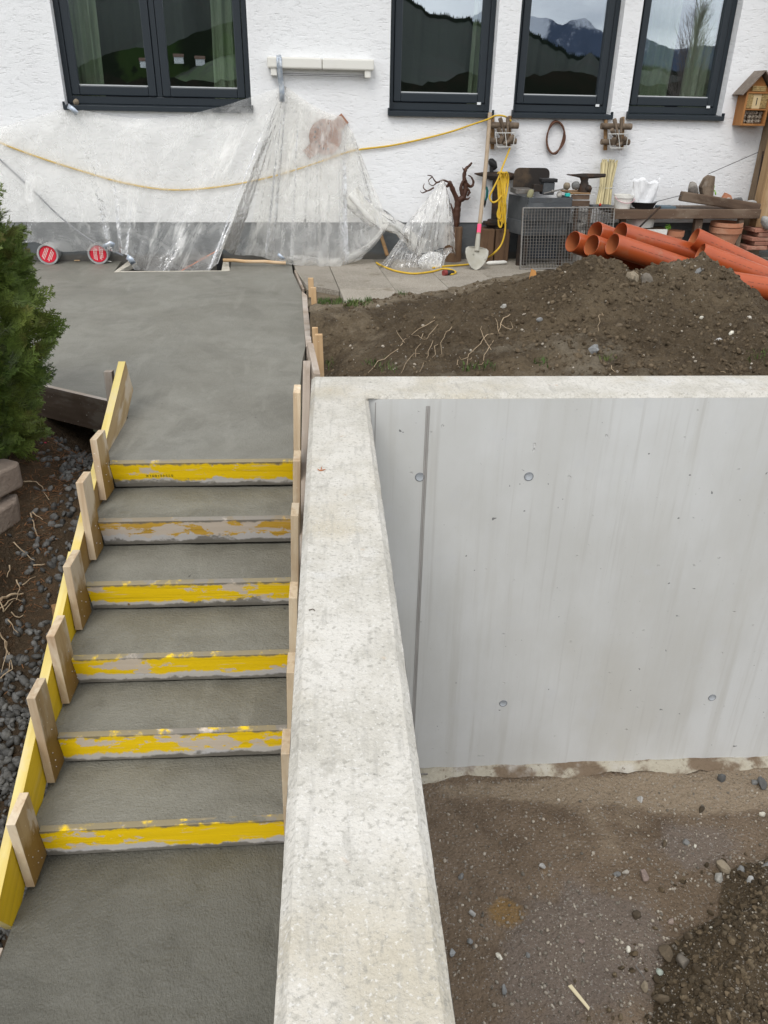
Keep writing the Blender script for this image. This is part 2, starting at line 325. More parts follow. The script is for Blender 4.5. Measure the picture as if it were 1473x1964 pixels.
field('landing', np.linspace(SXL, SXR, 90), np.linspace(-1.2, 2.165, 150), tread_zf(-1.0, 50), M_['landing'], st)
# slab in front of the house, rising gently towards it, with the notch of the light well
def zslab(x, y): return GZ * (y - 3.7) / 5.0
def slabpt(u, v):
    d = ray(u, v); k = GZ / 5.0     # plane z = k (y - 3.7)
    t = (k * (0 - 3.7) - CZ) / (d[2] - k * d[1]); return CAMP + d * t
wl_, wr_, wn_ = slabpt(217, 523), slabpt(441, 519), None
sL = float((wl_ - HP) @ HS); sR = float((wr_ - HP) @ HS); oW = float((wl_ - HP) @ HN); oW2 = float((wr_ - HP) @ HN)
oW = (oW + oW2) / 2
edge = [slabpt(566, 884), slabpt(575.5, 740), slabpt(580, 690), slabpt(586, 664), slabpt(582.5, 612), slabpt(578.5, 560), slabpt(562, 523)]
dl = np.array([-1.309, 4.548]); dd_ = np.array([-1.68, 4.766]) - dl
p_left = dl + dd_ * 9
poly = [(SXL, 3.70), (SXR - .09, 3.70)] + [(p[0], p[1]) for p in edge[1:]]
h_r = hw(float((edge[-1] - HP) @ HS), 0, -.0)
poly += [tuple(h_r[:2])] + [tuple(hw(s, 0, o)[:2]) for s, o in ((sR, 0), (sR, oW), (sL, oW), (sL, 0))] + [tuple(hw(-5.5, 0, 0)[:2]), tuple(p_left), tuple(dl), (-1.206, 4.487), (-1.206, 4.30), (SXL, 4.30)]
poly[0] = (SXL, 3.722); poly[1] = (SXR - .09, 3.722)
b = MB(); b.prism([(x, y, zslab(x, y) - .03) for x, y in poly], (0, 0, .03))
poly[0] = (SXL, 3.80); poly[1] = (SXR - .09, 3.80); b.prism([(x, y, zslab(x, y) - .20) for x, y in poly], (0, 0, .169))
struct(b.build('concrete_slab', M_['slab']))

# ================================================================ retaining wall
rw = thing('retaining_wall', 'pale grey cast concrete retaining wall turning a corner around the pit', 'wall', (.04, 2, -2.5))
def Lsh(e): return [(-.108 + e, -3.0), (.188 - e, -3.0), (.188 - e, 3.79 + e), (9.0, 3.79 + e), (9.0, 4.12 - e), (-.108 + e, 4.12 - e)]
b = MB(); rings = [(0, -2.6), (0, .297), (.0215, .32)]
vs = [(x, y, z) for e_, z in rings for x, y in Lsh(e_)]
fs = [(k * 6 + i, k * 6 + (i + 1) % 6, k * 6 + 6 + (i + 1) % 6, k * 6 + 6 + i) for k in range(2) for i in range(6)]
b.add(vs, fs[:6])
b.build('wall_body', M_['facewall'], rw)
def walk(e, sd, amp):
    L = Lsh(e); out = []
    for i in range(6):
        A_, B_ = np.array(L[i]), np.array(L[(i + 1) % 6]); d_ = B_ - A_; ln = np.linalg.norm(d_); n_ = np.array([-d_[1], d_[0]]) / ln; k = max(2, int(ln / .018))
        for t in np.arange(k) / k:
            q = A_ + d_ * t; f = amp * (float(fbm(q[0] * 14 + sd, q[1] * 14, 3, sd)) + 2.2 * max(0, float(vnoise(q[0] * 23 + i, q[1] * 23, sd + 3)) - .72)) * min(1, t * k / 3, (1 - t) * k / 3)
            out.append(q + n_ * abs(f))
    return out
r1 = [(x, y, .297) for x, y in Lsh(0)]; top_ = walk(.0215, 4, .0022); low_ = walk(0.0, 9, .0012)
b = MB(); n_ = len(top_); b.add([(q[0], q[1], .2972) for q in low_] + [(q[0], q[1], .32) for q in top_], [(i, (i + 1) % n_, n_ + (i + 1) % n_, n_ + i) for i in range(n_)] + [tuple(range(n_, 2 * n_))])
b.build('coping', M_['coping'], rw)
M_['plug'] = mat('tie plug', (.36, .385, .41), [dict(s=40, lo=.4, hi=.7, c=(.45, .47, .49))], rough=.7)
M_['plugring'] = mat('tie rim', (.2, .21, .22), rough=.8)
M_['joint'] = mat('joint strip', (.27, .255, .24), [dict(s=30, st=(1, 1, .1), lo=.4, hi=.7, c=(.36, .34, .32))], rough=.85)
for x, z in ((.470, -.144), (1.068, -.148), (1.07, -1.748), (2.451, -1.753)):
    k = MB().lathe((x, 3.79, z), (0, -1, 0), [(0, .0015), (.019, .0015), (.021, .003), (.0205, -.002)], 20).build('tie_plug', M_['plug'], rw, smooth=40)
    MB().lathe((x, 3.79, z), (0, -1, 0), [(.021, .0), (.0215, .0035), (.026, .002), (.027, -.002)], 20).build('rim', M_['plugring'], k, smooth=40)
b = MB()
for dx, w, pr in ((-.008, .0022, .003), (.0, .0035, .001), (.008, .0022, .003)):
    b.box((.497 + dx, 3.79, -.98), (w, 0, 0), (0, pr, 0), (0, 0, 1.24))
b.build('joint_strip', M_['joint'], rw)
MB().box((.225, 3.79, -.4), (.0018, 0, 0), (0, .0015, 0), (0, 0, .68)).build('joint_strip', M_['joint'], rw)
# footing lip along the foot of the wall
xs = np.linspace(.19, 9, 160)
M_['footing'] = mat('footing concrete', (.40, .365, .29), [dict(s=4, d=7, lo=.44, hi=.56, c=(.17, .125, .085)), dict(s=3, lo=.5, hi=.7, c=(.47, .45, .41)), dict(s=40, lo=.58, hi=.7, c=(.12, .09, .06), a=.7)], rough=.95, bumps=[dict(s=30, d=5)], dist=.02)
b = MB()
P = np.array([[(x, 3.80 - t * (.03 + .10 * (1 - t * .0) * (.55 + .45 * fbm(x * 2.2, 1.0, 4, 5))), -2.285 - .05 * t ** 2 + .012 * fbm(x * 9, t * 3, 3, 8)) for t in np.linspace(0, 1, 7)] for x in xs])
b.grid(P).build('footing', M_['footing'], rw, smooth=60)

# ================================================================ pit
def wheap(x, y, soft=.55):
    q = x - np.interp(y, [1.2, 2.05, 2.25, 2.5, 2.68, 2.95, 3.3], [1.15, 1.31, 1.47, 1.64, 1.95, 2.3, 3.1]); return sstep(-.05, soft, q + .10 * fbm(x * 3, y * 3, 3, 77))
def zpit(x, y):
    z = -2.335 + .025 * fbm(x * .9, y * .9, 3, 11) + .012 * fbm(x * 5, y * 5, 4, 12)
    m2 = wheap(x, y)
    return z + .17 * m2 * (1 + .35 * fbm(x * 3.3, y * 3.3, 4, 15)) + .012 * m2 * fbm(x * 12, y * 12, 4, 16)
struct(field('pit_floor', np.concatenate([np.linspace(.12, 3.6, 230), np.linspace(3.7, 9, 40)]), np.concatenate([np.linspace(-6, .8, 30), np.linspace(.85, 3.8, 200)]), zpit, M_['pit'])); PF = bpy.data.objects['pit_floor']
gz = lambda x, y, cx, cy, rx, ry: np.exp(-((x - cx) / rx) ** 2 - ((y - cy) / ry) ** 2)
attr(PF, 'gravelly', lambda x, y: np.clip(gz(x, y, 1.35, 2.55, .5, .38) + .8 * gz(x, y, 2.2, 3.15, .35, .25) + .5 * gz(x, y, .9, 2.1, .3, .4), 0, 1))
attr(PF, 'dry', lambda x, y: np.clip(1.1 * gz(x, y, 2.6, 3.55, .8, .2) + .7 * gz(x, y, 1.2, 3.62, 1.2, .12) + .5 * gz(x, y, 1.6, 3.2, .5, .3), 0, 1))
attr(PF, 'ochre', lambda x, y: np.clip(gz(x, y, .93, 2.74, .13, .13) + .6 * gz(x, y, 1.2, 2.98, .06, .06) + .7 * gz(x, y, .62, 3.1, .05, .05), 0, 1))
attr(PF, 'heap', lambda x, y: wheap(x, y, .2))
T0 = stones(12, 0, .2, (1, .85, .65), 3); T1 = stones(14, 1, .11, (1, .72, .52), 4)
g = np.random.default_rng(21)
x, y, r_ = g.uniform(.2, 3.3, 15000), g.uniform(1.5, 3.7, 15000), g.random(15000)
k = r_ < .22 + .75 * np.clip(gz(x, y, 1.35, 2.5, .6, .45) + .6 * gz(x, y, 2.2, 3.1, .5, .3), 0, 1); x, y = x[k], y[k]
Sc = .0025 + .011 * g.random(len(x)) ** 5; P = np.column_stack([x, y, zpit(x, y) + Sc * .25])
stuff(tag(scatter('gravel', T0, np.array(P), Sc, M_['peb'], seed=5), 'small pale gravel strewn over the pit floor'))
x, y, r_ = g.uniform(1.0, 3.4, 24000), g.uniform(1.4, 3.4, 24000), g.random(24000)
w = wheap(x, y, .3)
k = r_ < .72 * w + .05 * wheap(x + .45, y, .5); x, y = x[k], y[k]
Sc = .0035 + .021 * g.random(len(x)) ** 5.5; P = np.column_stack([x, y, zpit(x, y) + Sc * .3])
M_['brownpeb'] = mat('earthy stones', (.076, .056, .034), [dict(s=20, d=4, lo=.42, hi=.7, c=(.118, .092, .06))], rough=.92, island=.5, bumps=[dict(s=50, d=4)], dist=.008, spec=.2)
stuff(tag(scatter('rubble', stones(18, 1, .24, (1, .8, .65), 31), np.array(P), Sc, M_['brownpeb'], smooth=35, seed=6), 'heap of brown earthy rubble in the corner of the pit'))
# stones that can be told apart
PS = [(1383, 1493, .028, 'dark grey'), (1447, 1500, .02, 'grey'), (1462, 1505, .034, 'dark grey'), (1228, 1533, .017, 'pale grey'), (1345, 1553, .020, 'dark brown'), (1462, 1562, .016, 'white'),
      (1275, 1618, .019, 'brown'), (1315, 1615, .020, 'grey'), (1333, 1623, .010, 'white'), (1040, 1662, .018, 'white speckled'), (1200, 1672, .018, 'pale'), (1184, 1677, .015, 'grey'), (1236, 1678, .026, 'pinkish'),
      (1390, 1664, .036, 'tan'), (1378, 1683, .028, 'pale flat'), (1420, 1667, .020, 'grey'), (1440, 1690, .02, 'pale blue'), (1220, 1757, .026, 'dark brown'), (1287, 1767, .018, 'pale pink'), (884, 1681, .014, 'grey'),
      (905, 1750, .017, 'pale grey'), (901, 1806, .018, 'blue grey'), (868, 1826, .017, 'flat grey'), (966, 1896, .02, 'blue grey'), (957, 1834, .014, 'white'), (1366, 1785, .014, 'white'), (1320, 1797, .030, 'brown'),
      (1278, 1828, .034, 'brown'), (1310, 1845, .036, 'grey brown'), (1237, 1892, .02, 'tan'), (1267, 1915, .030, 'brown'), (1265, 1864, .015, 'pale green'), (1205, 1820, .012, 'white'), (1012, 1832, .01, 'grey'), (1115, 1805, .012, 'pinkish'), (1473, 1660, .03, 'grey')]
HUE = {'dark grey': (.10, .10, .098), 'grey': (.19, .19, .185), 'pale grey': (.37, .365, .35), 'dark brown': (.075, .057, .038), 'white': (.62, .59, .5), 'brown': (.115, .088, .058), 'white speckled': (.42, .41, .39), 'pale': (.4, .37, .32),
       'pinkish': (.25, .19, .165), 'tan': (.26, .215, .155), 'pale flat': (.33, .32, .29), 'pale blue': (.35, .35, .34), 'pale pink': (.34, .27, .23), 'blue grey': (.21, .213, .21), 'flat grey': (.28, .29, .29), 'grey brown': (.15, .13, .105), 'pale green': (.34, .38, .33)}
STM = {k: mat(k + ' stone', c, [dict(s=18, d=5, lo=.42, hi=.68, c=tuple(x * .7 for x in c)), dict(s=50, d=2, lo=.6, hi=.7, c=tuple(min(1, x * 1.35) for x in c), a=.6)], rough=.88, bumps=[dict(s=30, d=5)], dist=.01) for k, c in HUE.items()}
def landmark(x, y):
    for (a, c, t) in ((.75, 3.55, 'by the wall corner'),): pass
    if y > 3.3: return 'near the cross wall foot'
    if x < .95: return 'on bare earth by the long wall'
    if x > 2.05 and y < 2.9: return 'at the rubble heap edge'
    return 'on the gravelly pit floor'
SZ = lambda r: 'small' if r < .025 else 'large' if r > .043 else 'medium'
used = {}
for u, v, r, hue in PS:
    r *= 1.5
    p = pz(u, v, -2.33); z = float(zpit(p[0], p[1])); p = pz(u, v, z + r * .4)
    kx = (hue, SZ(r), landmark(p[0], p[1])); used.setdefault(kx, []).append((u, v, r, p))
ORD = ['leftmost', 'second from left', 'third from left', 'rightmost']
for kx, L in used.items():
    L.sort(key=lambda q: q[0])
    for i, (u, v, r, p) in enumerate(L):
        extra = '' if len(L) == 1 else ', ' + ({0: 'left', len(L) - 1: 'right'}.get(i, 'middle')) + ' one'
        o = MB().ball(p, (r, r * .82, r * .6), .055 if r > .025 else .13, 2 if r > .025 else 1, seed=int(u * 7 + v)).build('stone', STM[kx[0]], smooth=60 if r > .025 else 30)
        tag(o, f'{kx[1]} {kx[0]} stone {kx[2]}{extra}', 'stone', 'loose stones lying in the pit')
# ================================================================ earth bank and heap behind the cross wall
CR = [(605, 690), (700, 648), (760, 618), (830, 600), (900, 580), (1000, 556), (1060, 540), (1100, 524), (1150, 512), (1180, 506), (1215, 517), (1260, 508), (1300, 502), (1350, 506), (1385, 530), (1430, 566), (1473, 592), (1600, 640)]
_c = [py(u, v, 5.85) for u, v in CR]; CX_ = [p[0] for p in _c]; CZ_ = [p[2] for p in _c]
# border of earth and paving, as the photograph shows it
BD = [(560, 596), (640, 584), (700, 583), (760, 568), (840, 560), (900, 548), (960, 534), (1040, 522), (1200, 512), (1473, 508)]
_b = [pz(u, v, GZ) for u, v in BD]; BX = [p[0] for p in _b]; BY = [p[1] for p in _b]
def zdirt(x, y):
    x = np.asarray(x, float); y = np.asarray(y, float)
    crest = np.interp(x, CX_, CZ_); by = np.interp(x, BX, BY); yc = 5.85 + .1 * vnoise(x * 1.3, x * 0 + 2, 5)
    base_f = .06 + .04 * vnoise(x * 1.1, y * 1.1, 3)
    base_b = .06 + (GZ - .035 - .06) * sstep(by - 1.0, by + .05, y)
    base = np.where(y < yc, base_f, base_b)
    up = np.clip((y - 4.15) / (yc - 4.15), 0, 1); up = up ** .85 * .85 + .15 * sstep(0, 1, up)
    dn = np.clip((y - yc) / 1.05, 0, 1); dn = 1 - sstep(0, 1, dn)
    sh = np.where(y < yc, up, dn); h = np.maximum(crest - base, 0)
    z = base + h * sh
    amp = .25 + .75 * sstep(.02, .2, h * sh)
    far = sstep(by + .12, by - .35, y)
    z = z + (.055 * fbm(x * 3.1, y * 3.1, 5, 41) * amp + .030 * np.abs(fbm(x * 9, y * 9, 5, 43)) * amp + .010 * fbm(x * 20, y * 20, 3, 47)) * far * (.3 + .7 * sstep(4.1, 4.5, y))
    ex = np.interp(y, [p[1] for p in edge], [p[0] for p in edge]) + .07; z = z - .16 * sstep(.35, .0, x - ex) * sstep(by - .2, by - .7, y)
    lap = GZ + .012 + .012 * fbm(x * 9, y * 9, 3, 71) + .02 * np.minimum(1, np.maximum(0, by + .05 - y) / .3)
    z = z + (np.maximum(z, lap) - z) * sstep(by - .8, by - .38, y); z = np.where(y > by + .03 + .06 * fbm(x * 4, y * 4, 3, 73), np.minimum(z, GZ - .05), z)
    return z
struct(field('earth_bank', np.concatenate([np.linspace(-.30, 3.7, 330), np.linspace(3.75, 9, 60)]), np.concatenate([np.linspace(4.125, 7.4, 260), np.linspace(7.45, 8.9, 30)]), zdirt, M_['dirt'],
    keep=lambda c: (c[:, 0] > np.interp(c[:, 1], [p[1] for p in edge], [p[0] for p in edge]) + .045)))
attr(bpy.data.objects['earth_bank'], 'dry', lambda x, y: np.clip(sstep(-.8, .05, y - np.interp(x, BX, BY)) * (x < 2.2) + .55 * np.exp(-((x - .25) / .35) ** 2 - ((y - 5.6) / .5) ** 2), 0, 1))
TC = stones(16, 1, .30, (1, .8, .7), 12)
g = np.random.default_rng(33); P, Sc = [], []
for _ in range(26000):
    x, y = g.uniform(-.2, 4.0), g.uniform(4.2, 7.6)
    by = float(np.interp(x, BX, BY))
    if y > by + .15 * g.random() or x < np.interp(y, [p[1] for p in edge], [p[0] for p in edge]) + .10: continue
    hh = float(np.interp(x, CX_, CZ_))
    if g.random() > .2 + .6 * sstep(.25, .55, hh) * (y < 6.3): continue
    s = .003 + .018 * g.random() ** 5; P.append((x, y)); Sc.append(s)
P = np.array(P); Z = zdirt(P[:, 0], P[:, 1]); P = np.column_stack([P, Z + np.array(Sc) * .12])
stuff(tag(scatter('clods', TC, P, Sc, M_['clod'], seed=8), 'brown earth clods crumbling over the earth bank'))
P, Sc = [], []
for _ in range(700):
    x, y = g.uniform(-.1, 4.0), g.uniform(4.3, 7.4)
    if y > float(np.interp(x, BX, BY)) + .2 or x < np.interp(y, [p[1] for p in edge], [p[0] for p in edge]) + .10: continue
    s = .004 + .010 * g.random() ** 3; P.append((x, y, float(zdirt(x, y)) + s * .4)); Sc.append(s)
stuff(tag(scatter('pebbles', T0, np.array(P), Sc, M_['peb'], seed=9), 'pale pebbles dotted over the earth bank'))
def march(zf, y0, y1, u, v, zd):
    d = ray(u, v); ys = np.linspace(y0, y1, 900); X = d[0] / d[1] * ys; Z = CZ + d[2] / d[1] * ys
    k = np.nonzero(zf(X, ys) >= Z)[0]
    return np.array([X[k[0]], ys[k[0]], Z[k[0]]]) if len(k) else pz(u, v, zd)
def on_dirt(u, v): return march(zdirt, 4.2, 8.6, u, v, GZ)
DS = [(1213, 531, .055, 'tan', 'rounded boulder half buried near the top of the earth heap, left of two'), (1240, 537, .055, 'grey brown', 'rounded boulder half buried near the top of the earth heap, right of two'),
      (966, 590, .035, 'pale flat', 'flat pale stone lying on the dark earth in front of the paving'), (1138, 672, .045, 'blue grey', 'grey blue stone at the foot of the earth bank above the coping'), (1403, 639, .022, 'white', 'small white stone on the right flank of the heap'),
      (1345, 610, .018, 'white', 'small white stone in the middle of the heap slope'), (1339, 521, .03, 'grey', 'grey stone near the top of the heap below the pipes'), (1437, 610, .02, 'pale', 'pale stone beside the right photo edge on the heap'),
      (1035, 613, .024, 'grey', 'grey stone on the bank right of the flat pale stone'), (725, 588, .02, 'pale', 'pale pebble beside the grass tuft at the paving edge'), (1379, 652, .02, 'pale grey', 'pale grey stone low on the right heap flank'), (1390, 505, .02, 'pale grey', 'pale stone on the heap crest beside the pipes'),
      (1188, 625, .024, 'brown', 'brown stone in the middle of the heap front')]
for i, (u, v, r, hue, lab) in enumerate(DS):
    p = on_dirt(u, v); tag(MB().ball(p + np.array([0, 0, -.1 * r]), (r, r * .85, r * .7), .13, 1, seed=i + 90).build('stone', STM[hue], smooth=26), lab, 'stone', 'stones on the earth bank')
# pale roots hanging out of the bank
M_['root'] = mat('pale root', (.40, .31, .205), [dict(s=20, lo=.4, hi=.7, c=(.27, .195, .125))], rough=.9, bumps=[dict(s=40)], dist=.004)
RT = [[(832, 608), (826, 622), (790, 640), (770, 662)], [(838, 622), (815, 650), (790, 640)], [(770, 660), (740, 688), (700, 716)], [(832, 640), (824, 668), (815, 690), (806, 715)], [(838, 655), (830, 690)], [(812, 640), (800, 676), (800, 715)],
      [(977, 600), (962, 622), (955, 640), (938, 668), (926, 690), (918, 700)], [(955, 640), (925, 652), (900, 680), (880, 690)], [(962, 622), (982, 634), (978, 612)], [(940, 668), (922, 640), (918, 620)], [(955, 640), (948, 612)], [(880, 690), (876, 706)],
      [(1153, 602), (1147, 612), (1146, 632)], [(776, 655), (760, 640)], [(868, 628), (850, 650), (845, 690)], [(905, 680), (890, 700)], [(800, 676), (785, 690), (770, 714)], [(1165, 702), (1182, 718)], [(1375, 706), (1385, 716)]]
rk = {i: k for k, i in enumerate(sorted(range(len(RT)), key=lambda i: np.mean([q[0] for q in RT[i]])))}; ORDN += ['eighteenth', 'nineteenth', 'twentieth']
for i, pts in enumerate(RT):
    pp = [on_dirt(u, v) + np.array([0, -.03, .02 * (k % 2)]) for k, (u, v) in enumerate(pts)]; pp = smoothpath(pp, 6)
    w = .0034 if i in (2, 6, 7, 0) else .0024
    pos = 'left of the middle' if i in (0, 1, 2, 3, 4, 5, 13, 14, 16) else 'around the middle'
    pp = [q + np.array([float(vnoise(k * .5, i, 3)), 0, float(vnoise(k * .5, i, 4))]) * .014 for k, q in enumerate(pp)]
    tag(MB().tube(pp, np.linspace(w, w * .45, len(pp)), 5).build('root', M_['root'], smooth=60), f'pale {"long" if len(pts) > 2 else "short"} root sticking out of the earth bank, {ORDN[rk[i]]} from the left', 'root', 'roots torn out of the earth bank')
# grass
M_['grass'] = mat('grass', (.055, .10, .022), [dict(s=3, lo=.4, hi=.7, c=(.10, .12, .03))], rough=.7, island=.35, spec=.25)
def tufts(name, lab, spots, n, hgt, seed):
    g = np.random.default_rng(seed); V, Fc = [], []
    for (u0, v0, u1, v1) in spots:
        A = [on_dirt(g.uniform(u0, u1), g.uniform(v0, v1)) for _ in range(26)]
        for q_ in range(n):
            p = A[q_ % 26] + np.array([g.normal() * .018, g.normal() * .018, 0]); h = hgt * g.uniform(.4, 1.1); a = g.uniform(0, 6.28); l = g.uniform(.1, .9) * h
            d = np.array([math.cos(a), math.sin(a), 0]); w = np.array([-d[1], d[0], 0]) * .003; k = len(V); p = p - [0, 0, .01]
            V += [p - w, p + w, p + d * l * .4 + [0, 0, h * .6] + w * .7, p + d * l * .4 + [0, 0, h * .6] - w * .7, p + d * l + [0, 0, h * .85], p + d * l + [0, 0, h * .85]]
            Fc += [(k, k + 1, k + 2, k + 3), (k + 3, k + 2, k + 4, k + 5)]
    return stuff(tag(fastmesh(name, np.array(V), np.array(Fc), M_['grass']), lab))
tufts('grass', 'green grass tufts along the edge of the paving', [(726, 548, 790, 566), (740, 546, 816, 560), (828, 543, 868, 552), (650, 568, 712, 586), (660, 572, 690, 590), (614, 578, 650, 584)], 230, .06, 3)
tufts('weeds', 'sparse weeds at the foot of the earth bank', [(1420, 676, 1473, 694), (1150, 682, 1178, 692), (1020, 690, 1050, 702), (920, 700, 950, 708), (730, 700, 760, 712), (700, 690, 730, 706), (620, 690, 640, 712), (880, 700, 910, 712)], 36, .06, 4)

# ================================================================ left bank: garden soil, gravel trench
def zstair(y): return -.833 + .529 * (np.asarray(y, float) - 2.13)
def ztrench(y): return np.clip(zstair(y) - .26, -1.25, -.22)
def zleft(x, y):
    x = np.asarray(x, float); y = np.asarray(y, float); zg = ztrench(y)
    e = 1.40 + .10 * vnoise(y * 1.7, y * 0, 61) + .1 * sstep(3.4, 2.4, y)
    zu = np.minimum(-.03, zg + .62)
    t = sstep(0, .42, -x - e)
    bd = y - (4.50 - .588 * (x + 1.309))
    return zg + (zu - zg) * t - .12 * sstep(-.4, -.05, bd) + .03 * fbm(x * 4, y * 4, 5, 63) * t + .012 * fbm(x * 16, y * 16, 3, 64) * sstep(0, .1, -x - e)
def leftkeep(c): return ~((c[:, 1] > 4.80 - .588 * (c[:, 0] + 1.309)) )
struct(field('garden_bank', np.concatenate([np.linspace(-9, -2.8, 30), np.linspace(-2.75, -1.16, 120)]), np.concatenate([np.linspace(-4, 1.0, 20), np.linspace(1.05, 6.2, 240)]), zleft, M_['topsoil'], keep=leftkeep))
g = np.random.default_rng(51); y = g.uniform(1.3, 4.9, 6200); x = -g.uniform(1.19, 1.80, 6200)
ex = 1.46 + .10 * vnoise(y * 1.7, 0 * y, 61) + .12 * sstep(3.2, 2.4, y)
k = (y < 4.46 - .588 * (x + 1.309)) & (g.random(6200) < 1 - .80 * sstep(2.6, 3.2, y) * sstep(4.3, 3.9, y)) & ((-x < ex) | (g.random(6200) < .14 * np.exp(-(-x - ex) * 4))); x, y = x[k], y[k]
Sc = .009 + .018 * g.random(len(x)); P = np.column_stack([x, y, zleft(x, y) + g.uniform(-.004, .02, len(x)) * (1 - .6 * sstep(2.7, 3.3, y))])
stuff(tag(scatter('gravel', T1, np.array(P), Sc, M_['wetgravel'], smooth=40, seed=14), 'dark wet drainage gravel beside the stair formwork'))
# dry needles and litter under the conifer
M_['litter'] = mat('dry needles', (.16, .075, .032), rough=.9, island=.5)
V, Fc = [], []
x, y = -g.uniform(1.42, 2.2, 4200), g.uniform(2.6, 4.5, 4200)
k = g.random(4200) < sstep(2.8, 3.8, y) * .9 + .12; x, y = x[k], y[k]
for p in np.column_stack([x, y, zleft(x, y) + .008]):
    a = g.uniform(0, 6.28); L = g.uniform(.015, .05); d = np.array([math.cos(a), math.sin(a), g.uniform(-.3, .4)]) * L; w = np.array([-math.sin(a), math.cos(a), 0]) * .0014
    k = len(V); V += [p - w, p + w, p + d + w, p + d - w]; Fc.append((k, k + 1, k + 2, k + 3))
stuff(tag(fastmesh('needle_litter', np.array(V), np.array(Fc), M_['litter']), 'brown dry needles littering the soil under the conifer'))
def on_left(u, v): return march(zleft, 1.2, 6, u, v, -.3)
LR = [[(46, 926), (70, 926), (82, 938), (92, 958)], [(0, 1150), (20, 1142), (44, 1138)], [(0, 1165), (25, 1150), (42, 1152)], [(0, 1150), (8, 1172), (26, 1150)], [(20, 1172), (35, 1182), (46, 1178)], [(14, 1186), (34, 1214)], [(44, 1122), (66, 1104)], [(20, 1086), (12, 1106)],
      [(24, 1040), (48, 1060), (64, 1075)], [(56, 985), (66, 1010), (72, 1032)], [(62, 1084), (86, 1082)], [(0, 1215), (14, 1240), (4, 1290)], [(8, 1230), (20, 1262), (16, 1290)], [(60, 984), (84, 998)], [(0, 960), (6, 940), (30, 962)], [(0, 1300), (22, 1280), (16, 1250)], [(30, 1110), (36, 1130), (30, 1150)]]
lk = {i: k for k, i in enumerate(sorted(range(len(LR)), key=lambda i: np.mean([q[1] for q in LR[i]])))}
for i, pts in enumerate(LR):
    pp = smoothpath([on_left(u, v) + np.array([.01, -.02, .012]) for u, v in pts], 6)
    pp = [q + np.array([float(vnoise(k * .5, i, 13)), 0, float(vnoise(k * .5, i, 14))]) * .006 for k, q in enumerate(pp)]
    w = .008 if i == 1 else .0035
    tag(MB().tube(pp, np.linspace(w, w * .4, len(pp)), 5).build('root', M_['root'], smooth=60), 'thick pale root at the left photo edge' if i == 1 else f'thin pale root bared in the dark garden soil, {ORDN[lk[i]]} from the top', 'root', 'roots bared in the garden soil')
# red petal
tag(MB().ball(on_left(86, 850), (.012, .008, .006), .2, 0, 4).build('petal', mat('red petal', (.42, .03, .07))), 'crumpled red petal on the soil under the conifer', 'petal')
# old concrete edging blocks
M_['edging'] = mat('old concrete block', (.19, .15, .12), [dict(s=6, d=6, lo=.4, hi=.68, c=(.26, .215, .175)), dict(s=3, lo=.55, hi=.75, c=(.12, .095, .07), a=.7)], rough=.92, bumps=[dict(s=40, d=5)], dist=.01)
def edgeblock(pts, zt, hgt, lab):
    T = [pz(u, v, zt) for u, v in pts]; b = MB(); b.prism([t - [0, 0, hgt] for t in T], (0, 0, hgt))
    return tag(b.build('edging_block', M_['edging'], bevel=.012), lab, 'edging block', 'concrete edging blocks under the conifer')
edgeblock([(-40, 925), (34, 890), (36, 884), (10, 878), (-60, 884)], .0, .13, 'upper tilted concrete edging block on the soil beneath the conifer')
edgeblock([(-40, 1005), (32, 960), (33, 945), (-60, 955)], -.16, .12, 'lower concrete edging block buried in the soil below the upper one')
# ================================================================ formwork timber
GR = (.06, 1, 1)   # grain along local X
def wood(name, c, dark, pale, a_d=.8, a_p=.6, ro=.75, sc=1.0):
    return mat(name, c, [dict(s=26 * sc, st=(.05, 1, 1), d=4, w=.4, lo=.42, hi=.7, c=dark, a=.6), dict(s=4.5, st=(.5, 1, 1), d=6, lo=.46, hi=.68, c=dark, a=a_d), dict(s=5, st=(.4, 1, 1), d=6, lo=.5, hi=.62, c=pale, a=a_p),
        dict(s=90, d=1, lo=.74, hi=.78, c=(.7, .65, .55), a=.6)], rough=ro, objvar=.12, bumps=[dict(s=40, st=(.05, 1, 1), d=4), dict(s=12, d=4, k=.5)], dist=.003)
M_['cleat'] = wood('worn formwork board', (.34, .235, .11), (.15, .085, .022), (.52, .45, .35), .95, .75)
M_['cleat'] = mat('worn formwork board', (.37, .265, .135), [dict(s=26, st=(.05, 1, 1), d=4, w=.4, lo=.42, hi=.7, c=(.20, .12, .045), a=.6), dict(s=5, st=(.4, 1, 1), d=6, lo=.48, hi=.60, c=(.54, .47, .37), a=.7),
    dict(ax='x', s=6, st=(.7, 1, 1), d=6, amp=.42, lo=-.02, hi=.06, inv=1, c=(.20, .112, .018), a=.85), dict(s=9, st=(.4, 1, 1), d=6, lo=.6, hi=.66, c=(.50, .44, .36), a=.7), dict(s=90, d=1, lo=.74, hi=.78, c=(.7, .65, .55), a=.6)],
    rough=.6, objvar=.12, bumps=[dict(s=40, st=(.05, 1, 1), d=4), dict(s=12, d=4, k=.5)], dist=.003)
M_['cleatedge'] = wood('board edge', (.55, .44, .30), (.33, .21, .12), (.66, .59, .46), .45, .5)
M_['yel'] = mat('yellow varnished board', (.66, .46, .015), [dict(s=30, st=(.05, 1, 1), d=4, lo=.42, hi=.75, c=(.48, .32, .008), a=.7), dict(s=5, d=6, st=(.5, 1, 1), lo=.56, hi=.70, c=(.58, .45, .16), a=.7), dict(s=8, d=5, lo=.64, hi=.7, c=(.34, .32, .27), a=.6)],
    rough=.5, bumps=[dict(s=40, st=(.05, 1, 1), d=3)], dist=.002)
